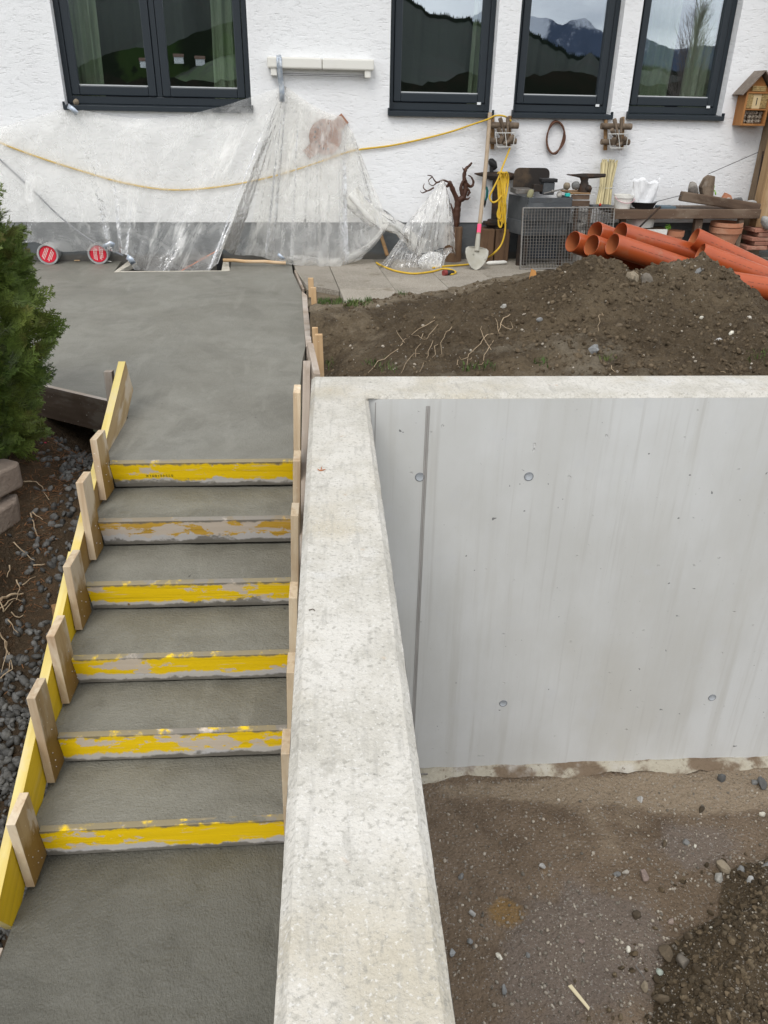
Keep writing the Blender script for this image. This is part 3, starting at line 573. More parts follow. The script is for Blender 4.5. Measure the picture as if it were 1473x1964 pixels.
M_['yeledge'] = mat('yellow board edge', (.64, .53, .21), [dict(s=20, st=(.06, 1, 1), d=4, lo=.42, hi=.7, c=(.55, .40, .08), a=.7), dict(s=6, d=6, lo=.5, hi=.7, c=(.60, .50, .30), a=.7)], rough=.7)
M_['grayboard'] = wood('grey weathered board', (.37, .31, .255), (.22, .17, .125), (.47, .43, .39))
M_['dirtyboard'] = wood('muddy brown board', (.115, .082, .058), (.065, .045, .03), (.21, .18, .15), ro=.6)
M_['stake'] = wood('raw timber stake', (.50, .34, .19), (.34, .20, .09), (.62, .50, .36), .5, .4)
M_['stakebrown'] = wood('brown timber stake', (.28, .165, .075), (.17, .095, .04), (.40, .28, .17), .5, .4)
PALE, GREYF, MUD = (.60, .525, .45), (.55, .545, .55), (.17, .158, .135)
def riser(name, thr, ybase, seed_st, gp, lo1=-.028):
    return mat(name, ybase, [dict(s=34, st=(.03, 1, 1), d=3, w=.6, lo=.5, hi=.74, c=tuple(x * .62 for x in ybase), a=.75),
        dict(s=4.2, st=(.9, 1, 1.9), d=9, r=.66, w=.15, lo=thr, hi=thr + .02, c=PALE, a=.95), dict(s=60, st=(.10, 1, 1), d=4, lo=.6, hi=.66, c=PALE, a=.4),
        dict(ax='z', s=seed_st, st=(1, 1, .5), d=9, r=.68, amp=gp, lo=lo1 - .006, hi=lo1 + .006, inv=1, c=GREYF, a=.92), dict(ax='z', s=9, d=6, amp=.07, lo=-.064, hi=-.052, inv=1, c=MUD, a=.9),
        dict(ax='z', s=2.6, d=8, r=.7, amp=.34, lo=-.075, hi=-.055, inv=1, c=MUD, a=.85), dict(ax='z', s=16, d=6, amp=.07, lo=.064, hi=.078, c=MUD, a=.9), dict(s=11, d=2, lo=.76, hi=.79, c=(.2, .11, .02), a=.9)],
        rough=.5, bumps=[dict(s=34, st=(.03, 1, 1), d=3), dict(s=20, d=5, k=.4)], dist=.002)
YB = (.90, .61, .004)
M_['r0'] = riser('yellow riser board', .56, YB, 6, .15, -.036); M_['r1'] = riser('peeling riser board', .52, YB, 5, .16, -.034); M_['r2'] = riser('riser board worn ochre', .535, (.60, .36, .05), 6, .2, -.02)
def beam2(name, a, b, w, t, wdir, mface, medge, parent=None, bevel=.002, **k):
    o = beam(name, a, b, w, t, wdir, mface, parent, bevel, **k); o.data.materials.append(medge)
    for i, p in enumerate(o.data.polygons): p.material_index = 0 if i in (2, 4) else 1
    return o
WHICH = ['lowest', 'second lowest', 'third lowest', 'third highest', 'second highest', 'highest']
RLOOK = ['yellow riser board with a long white smear along its foot', 'yellow riser board with grey mud at its left foot', 'yellow riser board half peeled to bare grey', 'yellow riser board with a dark knot near its left end', 'worn ochre riser board mostly bare and grey', 'yellow riser board with a small black printed code']
RM_ = ['r0', 'r1', 'r1', 'r0', 'r2', 'r0']; TH = .027
for i in range(6):
    zb = -1 + i / 6 + .006; zt = -1 + (i + 1) / 6 - .004; yt, yb = NY[i], NY[i] + LEAN[i]
    xl, xr = -1.131, -.168
    up = Vector((0, yt - yb, zt - zb)).normalized(); h = (Vector((0, yt, zt)) - Vector((0, yb, zb))).length
    c = Vector((0, (yt + yb) / 2, (zt + zb) / 2)) + Vector((0, up.z, -up.y)) * (TH / 2)
    o = beam('riser_board', (xl, c.y + .0, c.z), (xr, c.y + (.004 if i else .012), c.z), h, TH, up, M_[RM_[i]], None, .002)
    tag(o, f'{RLOOK[i]}, {WHICH[i]} of the stairs', 'board', 'yellow riser boards across the stairs')
    if i == 5:                                        # the code printed upside down on the board
        cu_ = bpy.data.curves.new('code', 'FONT'); cu_.body = '025421091X'; cu_.size = .022; cu_.align_x = 'CENTER'; cu_.space_character = 1.25
        tmp = bpy.data.objects.new('code_tmp', cu_); COL.objects.link(tmp); dg = bpy.context.evaluated_depsgraph_get(); me = bpy.data.meshes.new_from_object(tmp.evaluated_get(dg)); bpy.data.objects.remove(tmp)
        fwd = Vector((0, -up.z, up.y)); p0 = py(306, 912, NY[5] + .03); t_ = Vector((p0[0], 0, 0)) + Vector((0, (yt + yb) / 2, (zt + zb) / 2)) + up * (-.002 + .005) + fwd * .0015
        ex, ey = Vector((-1, 0, 0)), -up
        Mw = Matrix(((ex.x, ey.x, fwd.x, t_.x), (ex.y, ey.y, fwd.y, t_.y), (ex.z, ey.z, fwd.z, t_.z), (0, 0, 0, 1)))
        link('printed_code', me, mat('black print', (.03, .025, .02), rough=.8), o, Mw)
# left cleats that hold the riser ends
CL = [(2.008, 2.152, -.985, -.642), (2.350, 2.474, -.815, -.385), (2.640, 2.786, -.655, -.297), (2.935, 3.086, -.488, -.157), (3.268, 3.400, -.322, .083), (3.560, 3.716, -.152, .168)]
LOOKC = ['brown stained cleat', 'white topped long cleat', 'dull yellowish cleat with a crumbly edge', 'brown cleat with a pink edge', 'pale scraped cleat streaked white', 'pale cleat with slotted top']
for i, (y0, y1, z0, z1) in enumerate(CL):
    ln = (-.008, .012, -.004, .006, .010, .02)[i]
    o = beam2('cleat', (-1.148, (y0 + y1) / 2, z0), (-1.148 - abs(ln) * .3, (y0 + y1) / 2 + ln, z1), y1 - y0, .034, (0, 1, 0), M_['cleat'], M_['cleatedge'], None, .003)
    tag(o, f'{LOOKC[i]} at the left end of the {WHICH[i]} riser', 'cleat', 'cleats along the left side of the stairs')
    sm = bpy.data.materials.get('bright screw') or mat('bright screw', (.6, .6, .6), rough=.35, metal=.8)
    for k in range(4):
        p = np.array([-1.129, y0 + .03 + .1 * random.random(), z0 + (z1 - z0) * random.uniform(.08, .6)]); MB().ball(p, .0028, .05, 0).build('screw', sm, o)
# right cleats, seen edge on against the wall
RC = [(548, 1446), (558, 1290), (562, 1147), (565, 989), (569, 884), (569, 753)]
for i, (u, v) in enumerate(RC):
    yf = NY[i] - .135; p = py(u, v, yf); z0 = -1 + i / 6 + .01
    o = beam2('cleat', (-.181, yf + .062, z0), (float(p[0]), yf + .062, float(p[2])), .124, .034, (0, 1, 0), M_['cleat'], M_['cleatedge'], None, .003)
    tag(o, f'raw cleat beside the long wall, right end of the {WHICH[i]} riser', 'cleat', 'cleats along the right side of the stairs')
# stringer boards
def stringer(x, a, b, h, t, mf, me_, lab):
    d = Vector((0, b[0] - a[0], b[1] - a[1])).normalized(); up = Vector((0, -d.z, d.y))
    A = Vector((x, a[0], a[1])) - up * h / 2; B = Vector((x, b[0], b[1])) - up * h / 2
    return tag(beam2('stringer_board', A, B, h, t, up, mf, me_, None, .002), lab, 'board', 'stringer boards of the stair formwork')
stringer(-1.187, (1.79, -.855), (3.14, -.195), .215, .038, M_['yel'], M_['yeledge'], 'long bright yellow stringer board down the left side of the stairs')
stringer(-1.186, (3.06, -.255), (4.40, .318), .215, .040, M_['cleat'], M_['yeledge'], 'upper left stringer board with brown face and yellow edge rising above the slab')
stringer(-.140, (3.02, -.28), (4.42, .315), .20, .042, M_['grayboard'], M_['grayboard'], 'grey stringer board squeezed between stairs and long wall')
stringer(-.138, (1.7, -.87), (3.0, -.29), .20, .038, M_['grayboard'], M_['grayboard'], 'lower grey stringer board beside the long wall mostly hidden')
tag(beam('edge_board', (-1.19, 1.78, -1.075), (-1.19, -1.2, -1.075), .16, .045, (0, 0, 1), M_['grayboard']), 'whitish board edging the bottom landing at the lower left corner', 'board')
# posts and stakes on the left
def roughpost(lab, cx, cy, z0, z1, r, m, name='post'):
    b = MB(); n = 9; path = [(cx + .012 * k / 4, cy, z0 + (z1 - z0) * k / 4) for k in range(5)]
    b.tube(path, [r, r * 1.05, r, r * 1.06, r * .96], n); V = b.v
    for i in range(len(V) - n, len(V)): V[i] = (V[i][0], V[i][1], V[i][2] + random.uniform(-.018, .018))
    return tag(b.build(name, m, bevel=.004), lab, 'post')
p = ppl(107, 1160, (0, 2.98, 0), (0, 1, 0)); roughpost('broken topped brown post standing in the dark gravel', float(p[0]), 2.98, float(zleft(p[0], 2.98)) - .2, float(p[2]), .032, M_['stakebrown'])
tag(beam2('stake', (-1.275, 4.36, -.3), (-1.268, 4.40, .262), .05, .045, (0, 1, 0), M_['dirtyboard'], M_['grayboard']), 'brown square stake behind the tip of the upper left stringer', 'stake')
tag(beam2('stake', (-1.31, 2.13, -1.3), (-1.315, 2.10, -.79), .10, .03, (0, 1, 0), M_['dirtyboard'], M_['grayboard']), 'old grey stake by the gravel at the lower left photo edge', 'stake')
tag(beam2('edge_board', (-1.205, 4.475, -.075), (-3.2, 5.648, -.05), .215, .032, (0, 0, 1), M_['dirtyboard'], M_['grayboard']), 'muddy brown board holding the slab edge beside the conifer', 'board')
# right edge of the slab
def edgebeam(p0, p1, w, t, up, m, lab, name='edge_board', **k): return tag(beam(name, p0, p1, w, t, (0, 0, 1), m, None, .003, **k), lab, 'board')
Lp, Rp = [(578.8, 558), (580.8, 590), (583.5, 625), (587, 665)], [(598, 660), (594.5, 625), (591, 590), (589, 566)]
zt_ = lambda y: float(zslab(0, y)) + .012
pl_ = []
for u, v in Lp + Rp:
    p = slabpt(u, v); p = pz(u, v, zt_(p[1])); pl_.append(p - [0, 0, .19])
b = MB(); b.prism(pl_, (0, 0, .19)); tag(b.build('edge_board', M_['grayboard'], bevel=.003), 'grey curved board along the right edge of the fresh slab', 'board')
a_, a2 = slabpt(579, 557), slabpt(563.5, 521); o_ = np.array([.014, 0, -.045]); tag(beam('edge_board', a_ + o_, a2 + o_, .12, .02, (0, 0, 1), M_['grayboard'], None, .002), 'thin bent batten along the far right edge of the slab', 'board')
q0, q1 = py(594.5, 668, 4.95), py(607, 728, 4.16)
tag(beam('plank', q0, q1, .07, .038, (.1, 0, 1), M_['grayboard'], None, .003), 'short grey plank slanting from the slab board down to the wall corner', 'plank')
ST = [(595.8, 533, 7.05, 'stakebrown', 'farthest brown stake beside the right slab edge', .048), (601, 551, 6.7, 'stakebrown', 'second farthest brown stake beside the right slab edge', .046), (604, 628, 5.55, 'stakebrown', 'short stake with a whitish top beside the right slab edge', .042), (611.5, 641, 5.12, 'stake', 'nearest raw stake beside the right slab edge above the wall corner', .048)]
for u, v, y, m, lab, w in ST:
    p = py(u, v, y); tag(beam2('stake', (p[0] + .012, y, -.25), (p[0], y, p[2]), w * .8, w, (0, 1, 0), M_[m], M_['stake'], None, .003), lab, 'stake', 'stakes along the right slab edge')
# ================================================================ house
M_['plaster'] = mat('white plaster', (.80, .81, .82), [dict(s=1.1, lo=.4, hi=.7, c=(.76, .765, .775)), dict(s=24, st=(.35, .35, 1.5), d=5, lo=.62, hi=.74, c=(.62, .63, .65), a=.5)],
    rough=.95, bumps=[dict(s=38, st=(.45, .45, 1.1), d=6, lo=.50, hi=.76, k=-.4), dict(s=14, st=(.6, .6, 1), k=.7, d=6), dict(s=90, k=.35, d=3)], dist=.008, spec=.15)
M_['plinth'] = mat('grey plinth', (.105, .115, .122), [dict(s=3, lo=.4, hi=.7, c=(.13, .14, .145)), dict(s=25, st=(.5, .5, 1.2), d=4, lo=.6, hi=.72, c=(.17, .175, .18), a=.5), dict(ax='z', s=6, d=6, amp=.12, lo=.20, hi=.26, inv=1, c=(.11, .10, .085), a=.8)],
    rough=.9, bumps=[dict(s=30, st=(.4, .4, 1.2), d=5)], dist=.008)
M_['frame'] = mat('anthracite frame', (.017, .024, .031), rough=.42, spec=.4, bumps=[dict(s=300, k=.2)], dist=.0005)
M_['spacer'] = mat('pale spacer', (.5, .52, .52), rough=.5)
M_['room'] = mat('room wall', (.08, .07, .055), rough=.9)
M_['curtain'] = mat('pale green curtain', (.36, .43, .29), [dict(s=14, st=(1, 1, .3), lo=.4, hi=.7, c=(.44, .49, .37)), dict(s=50, lo=.55, hi=.7, c=(.28, .36, .22), a=.5)], rough=.9)
def glass():
    m = bpy.data.materials.new('window glass'); m.use_nodes = True; n, l = m.node_tree.nodes, m.node_tree.links; n.remove(n['Principled BSDF'])
    t = n.new('ShaderNodeBsdfTransparent'); t.inputs[0].default_value = (.90, .93, .91, 1); g_ = n.new('ShaderNodeBsdfGlossy'); g_.inputs['Roughness'].default_value = .0; g_.inputs[0].default_value = (.86, .92, 1, 1)
    lw = n.new('ShaderNodeLayerWeight'); lw.inputs['Blend'].default_value = .5; pw = n.new('ShaderNodeMath'); pw.operation = 'POWER'; l.new(lw.outputs['Facing'], pw.inputs[0]); pw.inputs[1].default_value = 4
    f = n.new('ShaderNodeMath'); f.operation = 'MULTIPLY_ADD'; l.new(pw.outputs[0], f.inputs[0]); f.inputs[1].default_value = .7; f.inputs[2].default_value = .29
    x = n.new('ShaderNodeMixShader'); l.new(f.outputs[0], x.inputs[0]); l.new(t.outputs[0], x.inputs[1]); l.new(g_.outputs[0], x.inputs[2]); l.new(x.outputs[0], n['Material Output'].inputs[0])
    return m
M_['glass'] = glass()
house = thing('house', 'white plastered house with anthracite windows and a grey plinth', 'house', tuple(hw(1.5, 0, -.2)))
WT = 2.95
WINS = [(-1.755, -.010, 1.575), (1.350, 2.404, 1.575), (2.626, 3.672, 1.580), (3.860, 4.905, 1.588)]
LO, HI = -7.0, 10.0
b = MB(); s = LO
for s0, s1, z0 in WINS:
    b.hbox(s, s0, .545, 4.6, -.32, 0); b.hbox(s0, s1, .545, z0, -.32, 0); b.hbox(s0, s1, WT, 4.6, -.32, 0); s = s1
b.hbox(s, HI, .545, 4.6, -.32, 0); b.build('wall', M_['plaster'], house)
MB().hbox(LO, HI, -.8, .545, -.32, -.012).build('plinth', M_['plinth'], house)
b = MB(); b.hbox(LO, HI, .5, .56, -5.2, -.33); b.hbox(LO, HI, 3.3, 3.36, -5.2, -.33); b.hbox(LO, HI, .561, 3.299, -5.26, -5.2); b.hbox(LO - .1, LO, .5, 3.3, -5.2, -.33); b.hbox(HI, HI + .1, .5, 3.3, -5.2, -.33); b.hbox(.9, 1.0, .561, 3.299, -5.19, -.34)
b.build('inner_room', M_['room'], house)
# roof beyond the top of the picture
b = MB(); b.prism([hw(LO - .5, 4.6, .9), hw(LO - .5, 6.8, -2.6), hw(LO - .5, 4.6, -6.2)], HS * (HI - LO + 1)); b.build('roof', mat('brown roof', (.12, .075, .055), [dict(s=10, lo=.4, hi=.7, c=(.16, .10, .075))], rough=.9), house)
M_['sticker'] = mat('white sticker', (.75, .77, .78), rough=.5)
RD = -.105
def window(s0, s1, z0, n):
    # outer frame (part) > sashes, panes, spacer, sill, sticker
    fw, sw = .052, .074; zb = z0 + .035
    b = MB(); o0, o1 = RD - .07, RD
    b.hbox(s0, s0 + fw, zb, WT, o0, o1); b.hbox(s1 - fw, s1, zb, WT, o0, o1); b.hbox(s0 + fw, s1 - fw, zb, zb + fw + .015, o0, o1); b.hbox(s0 + fw, s1 - fw, WT - fw, WT, o0, o1)
    if n == 2: m_ = (s0 + s1) / 2 + .0; b.hbox(m_ - .026, m_ + .026, zb + fw + .015, WT - fw, o0, o1 - .002)
    w = b.build('window', M_['frame'], house, bevel=.004)
    L = [(s0 + fw, s1 - fw)] if n == 1 else [(s0 + fw, m_ - .026), (m_ + .026, s1 - fw)]
    for a, c in L:
        z1, z2 = zb + fw + .015, WT - fw; b = MB(); p0, p1 = RD - .06, RD + .012; g_ = .004
        a += g_; c -= g_; z1 += g_; z2 -= g_
        b.hbox(a, a + sw, z1, z2, p0, p1); b.hbox(c - sw, c, z1, z2, p0, p1); b.hbox(a + sw, c - sw, z1, z1 + sw + .01, p0, p1); b.hbox(a + sw, c - sw, z2 - sw, z2, p0, p1)
        b.build('sash', M_['frame'], w, bevel=.010)
        MB().hbox(a + sw, c - sw, z1 + sw + .01, z2 - sw, RD - .030, RD - .022).build('pane', M_['glass'], w)
        MB().hbox(a + sw, c - sw, z1 + sw + .0102, z1 + sw + .020, RD - .0215, RD - .012).build('spacer', M_['spacer'], w)
    b = MB(); b.hexa([hw(s0 + .002, z0 + .012, .045), hw(s1 - .002, z0 + .012, .045), hw(s1 - .002, z0 + .018, RD - .02), hw(s0 + .002, z0 + .018, RD - .02), hw(s0 + .002, z0 + .020, .045), hw(s1 - .002, z0 + .020, .045), hw(s1 - .002, z0 + .034, RD - .02), hw(s0 + .002, z0 + .034, RD - .02)])
    b.hbox(s0 - .01, s1 + .01, z0 - .022, z0 + .0195, .0455, .052); b.hbox(s1 + .002, s1 + .016, z0 - .018, z0 + .05, .003, .045); b.hbox(s0 - .016, s0 - .002, z0 - .018, z0 + .05, .003, .045)
    b.build('sill', M_['frame'], w, bevel=.002)
    if n == 1: MB().hbox(s1 - .135, s1 - .095, z0 + .095, z0 + .118, RD + .0125, RD + .014).build('sticker', M_['sticker'], w)
for i, (s0, s1, z0) in enumerate(WINS): window(s0, s1, z0, 2 if i == 0 else 1)
# curtains
def curtain(s0, s1, lab, amp=.03, z0=1.0, o=-.30):
    ss = np.linspace(s0, s1, max(12, int((s1 - s0) * 120))); zz = np.linspace(z0, 3.2, 12)
    P = np.array([[hw(s + .01 * math.sin(z * 3), z, o + amp * math.sin(s * 62 + .6 * math.sin(s * 9)) + .012 * math.sin(s * 143)) for s in ss] for z in zz])
    ob = MB().grid(P).build('curtain', M_['curtain'], smooth=180); md = ob.modifiers.new('cloth', 'SOLIDIFY'); md.thickness = .002
    return tag(ob, lab, 'curtain', 'pale green curtains')
curtain(-1.85, -1.42, 'pale green curtain at the left side of the double window'); curtain(-.36, .02, 'pale green curtain at the right side of the double window')
curtain(2.22, 2.38, 'narrow pale green curtain in the left of the three single windows'); curtain(3.75, 4.42, 'wide pale green curtain left of the gap in the right window', .035); curtain(4.56, 5.1, 'pale green curtain right of the gap in the right window', .035)
# ================================================================ concrete paving before the house
pv = thing('paving', None, None, tuple(hw(2.4, GZ - .06, .7))); pv['kind'] = 'structure'
M_['paving'] = mat('exposed aggregate slab', (.30, .27, .225), [dict(s=2.5, d=5, lo=.4, hi=.7, c=(.24, .215, .175)), dict(s=80, d=3, lo=.52, hi=.66, c=(.40, .37, .32)), dict(s=110, d=2, lo=.58, hi=.7, c=(.14, .12, .095), a=.7), dict(s=5, d=6, lo=.58, hi=.72, c=(.17, .14, .10), a=.7)],
    rough=.92, objvar=.1, bumps=[dict(t='vor', s=90, k=-.8), dict(s=40, k=.6)], dist=.006)
jA = Stand(633, 512); jB = (pz(633, 512, GZ) - HP) @ HS; s_j = float(jB)
SL = .497
proto = None
for i in range(-2, 15):
    for j in range(0, 5):
        s0 = s_j + i * .5 + .0; o0 = .012 + j * .5
        c = hw(s0 + .25, 0, o0 + .25)
        ex_ = np.interp(c[1], [p[1] for p in edge][::1], [p[0] for p in edge])
        if s0 < -.02 + float((edge[-1] - HP) @ HS) + .05 and j > 0 and c[0] < ex_ + .25: continue
        if i == -2 and True: continue
        if c[1] < np.interp(c[0], BX, BY) - .28: continue
        if c[0] < ex_ + .24: continue
        if proto is None:
            b = MB(); b.box(hw(s0 + .25, GZ - .025, o0 + .25), HS * SL / 2, HN * SL / 2, UPV * .025); proto = b.build('paving_slab', M_['paving'], pv, bevel=.004, origin=tuple(hw(s0 + .25, GZ - .05, o0 + .25))); pc = c
        else:
            o = proto.copy(); COL.objects.link(o); o.parent = pv; o.matrix_basis = Matrix.Translation(Vector(c - pc) + Vector((0, 0, random.uniform(-.003, .003)))) @ proto.matrix_basis
# narrow filler strip between slab edge and first full paving slab
b = MB(); e3 = edge[-2]; e4 = edge[-1]; sA = float((e4 - HP) @ HS)
b.prism([tuple(hw(sA + .02, GZ - .055, .012)), tuple(hw(s_j - .504, GZ - .055, .012)), tuple(hw(s_j - .504, GZ - .055, 1.3)), (e3[0] + .03, e3[1] + .1, GZ - .055), (e4[0] + .03, e4[1], GZ - .055)], (0, 0, .05)) if s_j - .504 > sA + .03 else b.prism([tuple(hw(sA + .02, GZ - .055, .012)), tuple(hw(s_j - .005, GZ - .055, .012)), tuple(hw(s_j - .005, GZ - .055, 1.6)), (e3[0] + .04, e3[1] + .1, GZ - .055), (e4[0] + .03, e4[1], GZ - .055)], (0, 0, .05))
b.build('paving_slab', M_['paving'], pv)
# ================================================================ things before the house
def so_(u, v, o): return hs(u, v, o)
def pbox(b, u0, v0, u1, v1, o0, o1):
    """box whose front (o1) covers the measured rectangle"""
    vm, um = (v0 + v1) / 2, (u0 + u1) / 2
    b.hbox(hs(u0, vm, o1)[0], hs(u1, vm, o1)[0], hs(um, v1, o1)[1], hs(um, v0, o1)[1], o0, o1); return b
def V3(*p): return np.array(p, float)
M_['white'] = mat('white plastic', (.72, .71, .66), [dict(s=5, lo=.5, hi=.7, c=(.64, .62, .56), a=.5)], rough=.45)
M_['pvc'] = mat('orange drain pipe', (.37, .072, .019), [dict(s=4, d=5, lo=.4, hi=.7, c=(.31, .058, .017)), dict(s=7, d=7, r=.7, lo=.54, hi=.72, c=(.30, .14, .075), a=.55), dict(s=60, d=2, lo=.68, hi=.74, c=(.2, .12, .07), a=.6)], rough=.36, spec=.45)
M_['pvcin'] = mat('pipe bore', (.42, .14, .055), rough=.5)
M_['yellow'] = mat('yellow cable', (.62, .40, .03), [dict(s=30, lo=.45, hi=.7, c=(.52, .33, .05))], rough=.5)
M_['iron'] = mat('rusty dark iron', (.032, .026, .022), [dict(s=12, d=5, lo=.42, hi=.7, c=(.075, .042, .026)), dict(s=40, lo=.6, hi=.7, c=(.12, .07, .04), a=.5)], rough=.7, metal=.25, bumps=[dict(s=40)], dist=.004)
M_['greyiron'] = mat('grey painted sheet', (.075, .082, .088), [dict(s=7, d=6, lo=.42, hi=.68, c=(.11, .118, .122)), dict(s=3, d=5, lo=.56, hi=.7, c=(.06, .05, .042), a=.7)], rough=.6, metal=.2, bumps=[dict(s=60)], dist=.002)
M_['galv'] = mat('galvanised steel', (.23, .22, .205), [dict(s=30, lo=.4, hi=.7, c=(.17, .16, .145)), dict(s=6, lo=.52, hi=.7, c=(.22, .17, .12), a=.6)], rough=.5, metal=.6)
M_['log'] = mat('old log wood', (.15, .09, .052), [dict(s=18, st=(1, 1, .08), d=5, lo=.42, hi=.7, c=(.085, .05, .03)), dict(s=5, lo=.5, hi=.72, c=(.20, .125, .075), a=.7)], rough=.85, bumps=[dict(s=24, st=(1, 1, .06), d=4)], dist=.012)
M_['oldbeam'] = wood('dark old beam', (.115, .075, .05), (.06, .037, .024), (.19, .145, .105))
M_['driftwood'] = mat('grey driftwood', (.19, .145, .105), [dict(s=16, st=(1, 1, .3), d=5, lo=.4, hi=.7, c=(.095, .068, .047)), dict(s=8, lo=.55, hi=.7, c=(.28, .24, .2), a=.6)], rough=.9, bumps=[dict(s=40)], dist=.006)
M_['redroot'] = mat('varnished root wood', (.062, .026, .015), [dict(s=14, d=4, lo=.4, hi=.7, c=(.05, .02, .012)), dict(s=9, lo=.55, hi=.7, c=(.14, .065, .034), a=.6)], rough=.5, bumps=[dict(s=40)], dist=.005)
M_['terra'] = mat('terracotta', (.40, .17, .095), [dict(s=6, d=5, lo=.42, hi=.7, c=(.47, .26, .17)), dict(s=15, lo=.6, hi=.72, c=(.30, .13, .075), a=.6)], rough=.85)
M_['brick'] = mat('old brick', (.32, .145, .10), [dict(s=12, d=5, lo=.42, hi=.7, c=(.40, .24, .175)), dict(s=5, lo=.52, hi=.7, c=(.24, .10, .07), a=.6)], rough=.92, objvar=.2, bumps=[dict(s=40)], dist=.006)
M_['black'] = mat('black paint', (.018, .018, .019), rough=.5)
M_['wire'] = mat('white wire', (.55, .55, .52), rough=.5)
M_['thinwire'] = mat('grey wire', (.16, .16, .165), rough=.5, metal=.4)

# ---- white retractable clothes dryer on the wall
s0, z1 = hs(512, 108, .10); s1, _ = hs(718, 114, .10); z0 = z1 - .095
t = thing('clothes_dryer', 'white retractable clothes dryer mounted on the wall between the windows', 'clothes dryer', tuple(hw((s0 + s1) / 2, z0, 0)))
sm = (s0 + s1) / 2 + .01
for a, c in ((s0, sm - .002), (sm + .002, s1)): MB().hbox(a, c, z0, z1, .002, .10).build('housing', M_['white'], t, bevel=.014)
for a in (s0 + .03, s1 - .09): MB().hbox(a, a + .058, z0 - .062, z0 + .01, .012, .085).build('arm', M_['white'], t, bevel=.006)
for k in range(2): b = MB(); b.tube([hw(s0 + .08, z0 - .04 - .014 * k, .05 + .02 * k), hw(s1 - .08, z0 - .04 - .014 * k, .05 + .02 * k)], .003, 6); b.build('line', M_['thinwire'], t)

# ---- clear plastic sheet taped to the wall
def filmmat(name, lo, hi, tint, streak=.5):
    m = bpy.data.materials.new(name); m.use_nodes = True; n, l = m.node_tree.nodes, m.node_tree.links; n.remove(n['Principled BSDF'])
    tc = n.new('ShaderNodeTexCoord'); no = n.new('ShaderNodeTexNoise'); no.inputs['Scale'].default_value = 5; no.inputs['Detail'].default_value = 7; no.inputs['Distortion'].default_value = 1.2; l.new(tc.outputs['Object'], no.inputs['Vector'])
    at = n.new('ShaderNodeAttribute'); at.attribute_name = 'fold'; ns = n.new('ShaderNodeTexNoise'); ns.inputs['Scale'].default_value = 1; ns.inputs['Detail'].default_value = 6; ns.inputs['Roughness'].default_value = .65; l.new(at.outputs['Vector'], ns.inputs['Vector'])
    ms = n.new('ShaderNodeMapRange'); ms.interpolation_type = 'SMOOTHSTEP'; ms.inputs['From Min'].default_value = .56; ms.inputs['From Max'].default_value = .74; ms.inputs['To Max'].default_value = streak; l.new(ns.outputs['Fac'], ms.inputs[0])
    mr = n.new('ShaderNodeMapRange'); mr.inputs['From Min'].default_value = .38; mr.inputs['From Max'].default_value = .68; mr.inputs['To Min'].default_value = lo; mr.inputs['To Max'].default_value = hi; l.new(no.outputs['Fac'], mr.inputs[0])
    lw = n.new('ShaderNodeLayerWeight'); lw.inputs['Blend'].default_value = .28
    ad = n.new('ShaderNodeMath'); ad.operation = 'MULTIPLY_ADD'; ad.use_clamp = True; l.new(lw.outputs['Facing'], ad.inputs[0]); ad.inputs[1].default_value = .36
    sm_ = n.new('ShaderNodeMath'); sm_.operation = 'ADD'; l.new(mr.outputs[0], sm_.inputs[0]); l.new(ms.outputs[0], sm_.inputs[1]); l.new(sm_.outputs[0], ad.inputs[2])
    n2 = n.new('ShaderNodeTexNoise'); n2.inputs['Scale'].default_value = 22; n2.inputs['Detail'].default_value = 4; n2.inputs['Distortion'].default_value = 1; l.new(tc.outputs['Object'], n2.inputs['Vector'])
    bp = n.new('ShaderNodeBump'); bp.inputs['Distance'].default_value = .012; l.new(n2.outputs['Fac'], bp.inputs['Height'])
    tr = n.new('ShaderNodeBsdfTransparent'); tr.inputs[0].default_value = tint
    di = n.new('ShaderNodeBsdfDiffuse'); di.inputs[0].default_value = (.97, .965, .94, 1); ts = n.new('ShaderNodeBsdfTranslucent'); ts.inputs[0].default_value = (.97, .965, .94, 1)
    gl = n.new('ShaderNodeBsdfGlossy'); gl.inputs['Roughness'].default_value = .2; l.new(bp.outputs[0], gl.inputs['Normal'])
    m1 = n.new('ShaderNodeMixShader'); m1.inputs[0].default_value = .42; l.new(di.outputs[0], m1.inputs[1]); l.new(ts.outputs[0], m1.inputs[2])
    m2 = n.new('ShaderNodeMixShader'); l.new(ad.outputs[0], m2.inputs[0]); l.new(tr.outputs[0], m2.inputs[1]); l.new(m1.outputs[0], m2.inputs[2])
    fr = n.new('ShaderNodeFresnel'); fr.inputs['IOR'].default_value = 1.3; l.new(bp.outputs[0], fr.inputs['Normal'])
    m3 = n.new('ShaderNodeMixShader'); l.new(fr.outputs[0], m3.inputs[0]); l.new(m2.outputs[0], m3.inputs[1]); l.new(gl.outputs[0], m3.inputs[2]); l.new(m3.outputs[0], n['Material Output'].inputs[0])
    return m
M_['film'] = filmmat('clear plastic film', .14, .36, (.99, .985, .97, 1), .62); M_['film3'] = filmmat('thin plastic film', .05, .22, (.98, .975, .96, 1), .4); M_['film2'] = filmmat('bunched plastic film', .34, .66, (.965, .96, .94, 1))
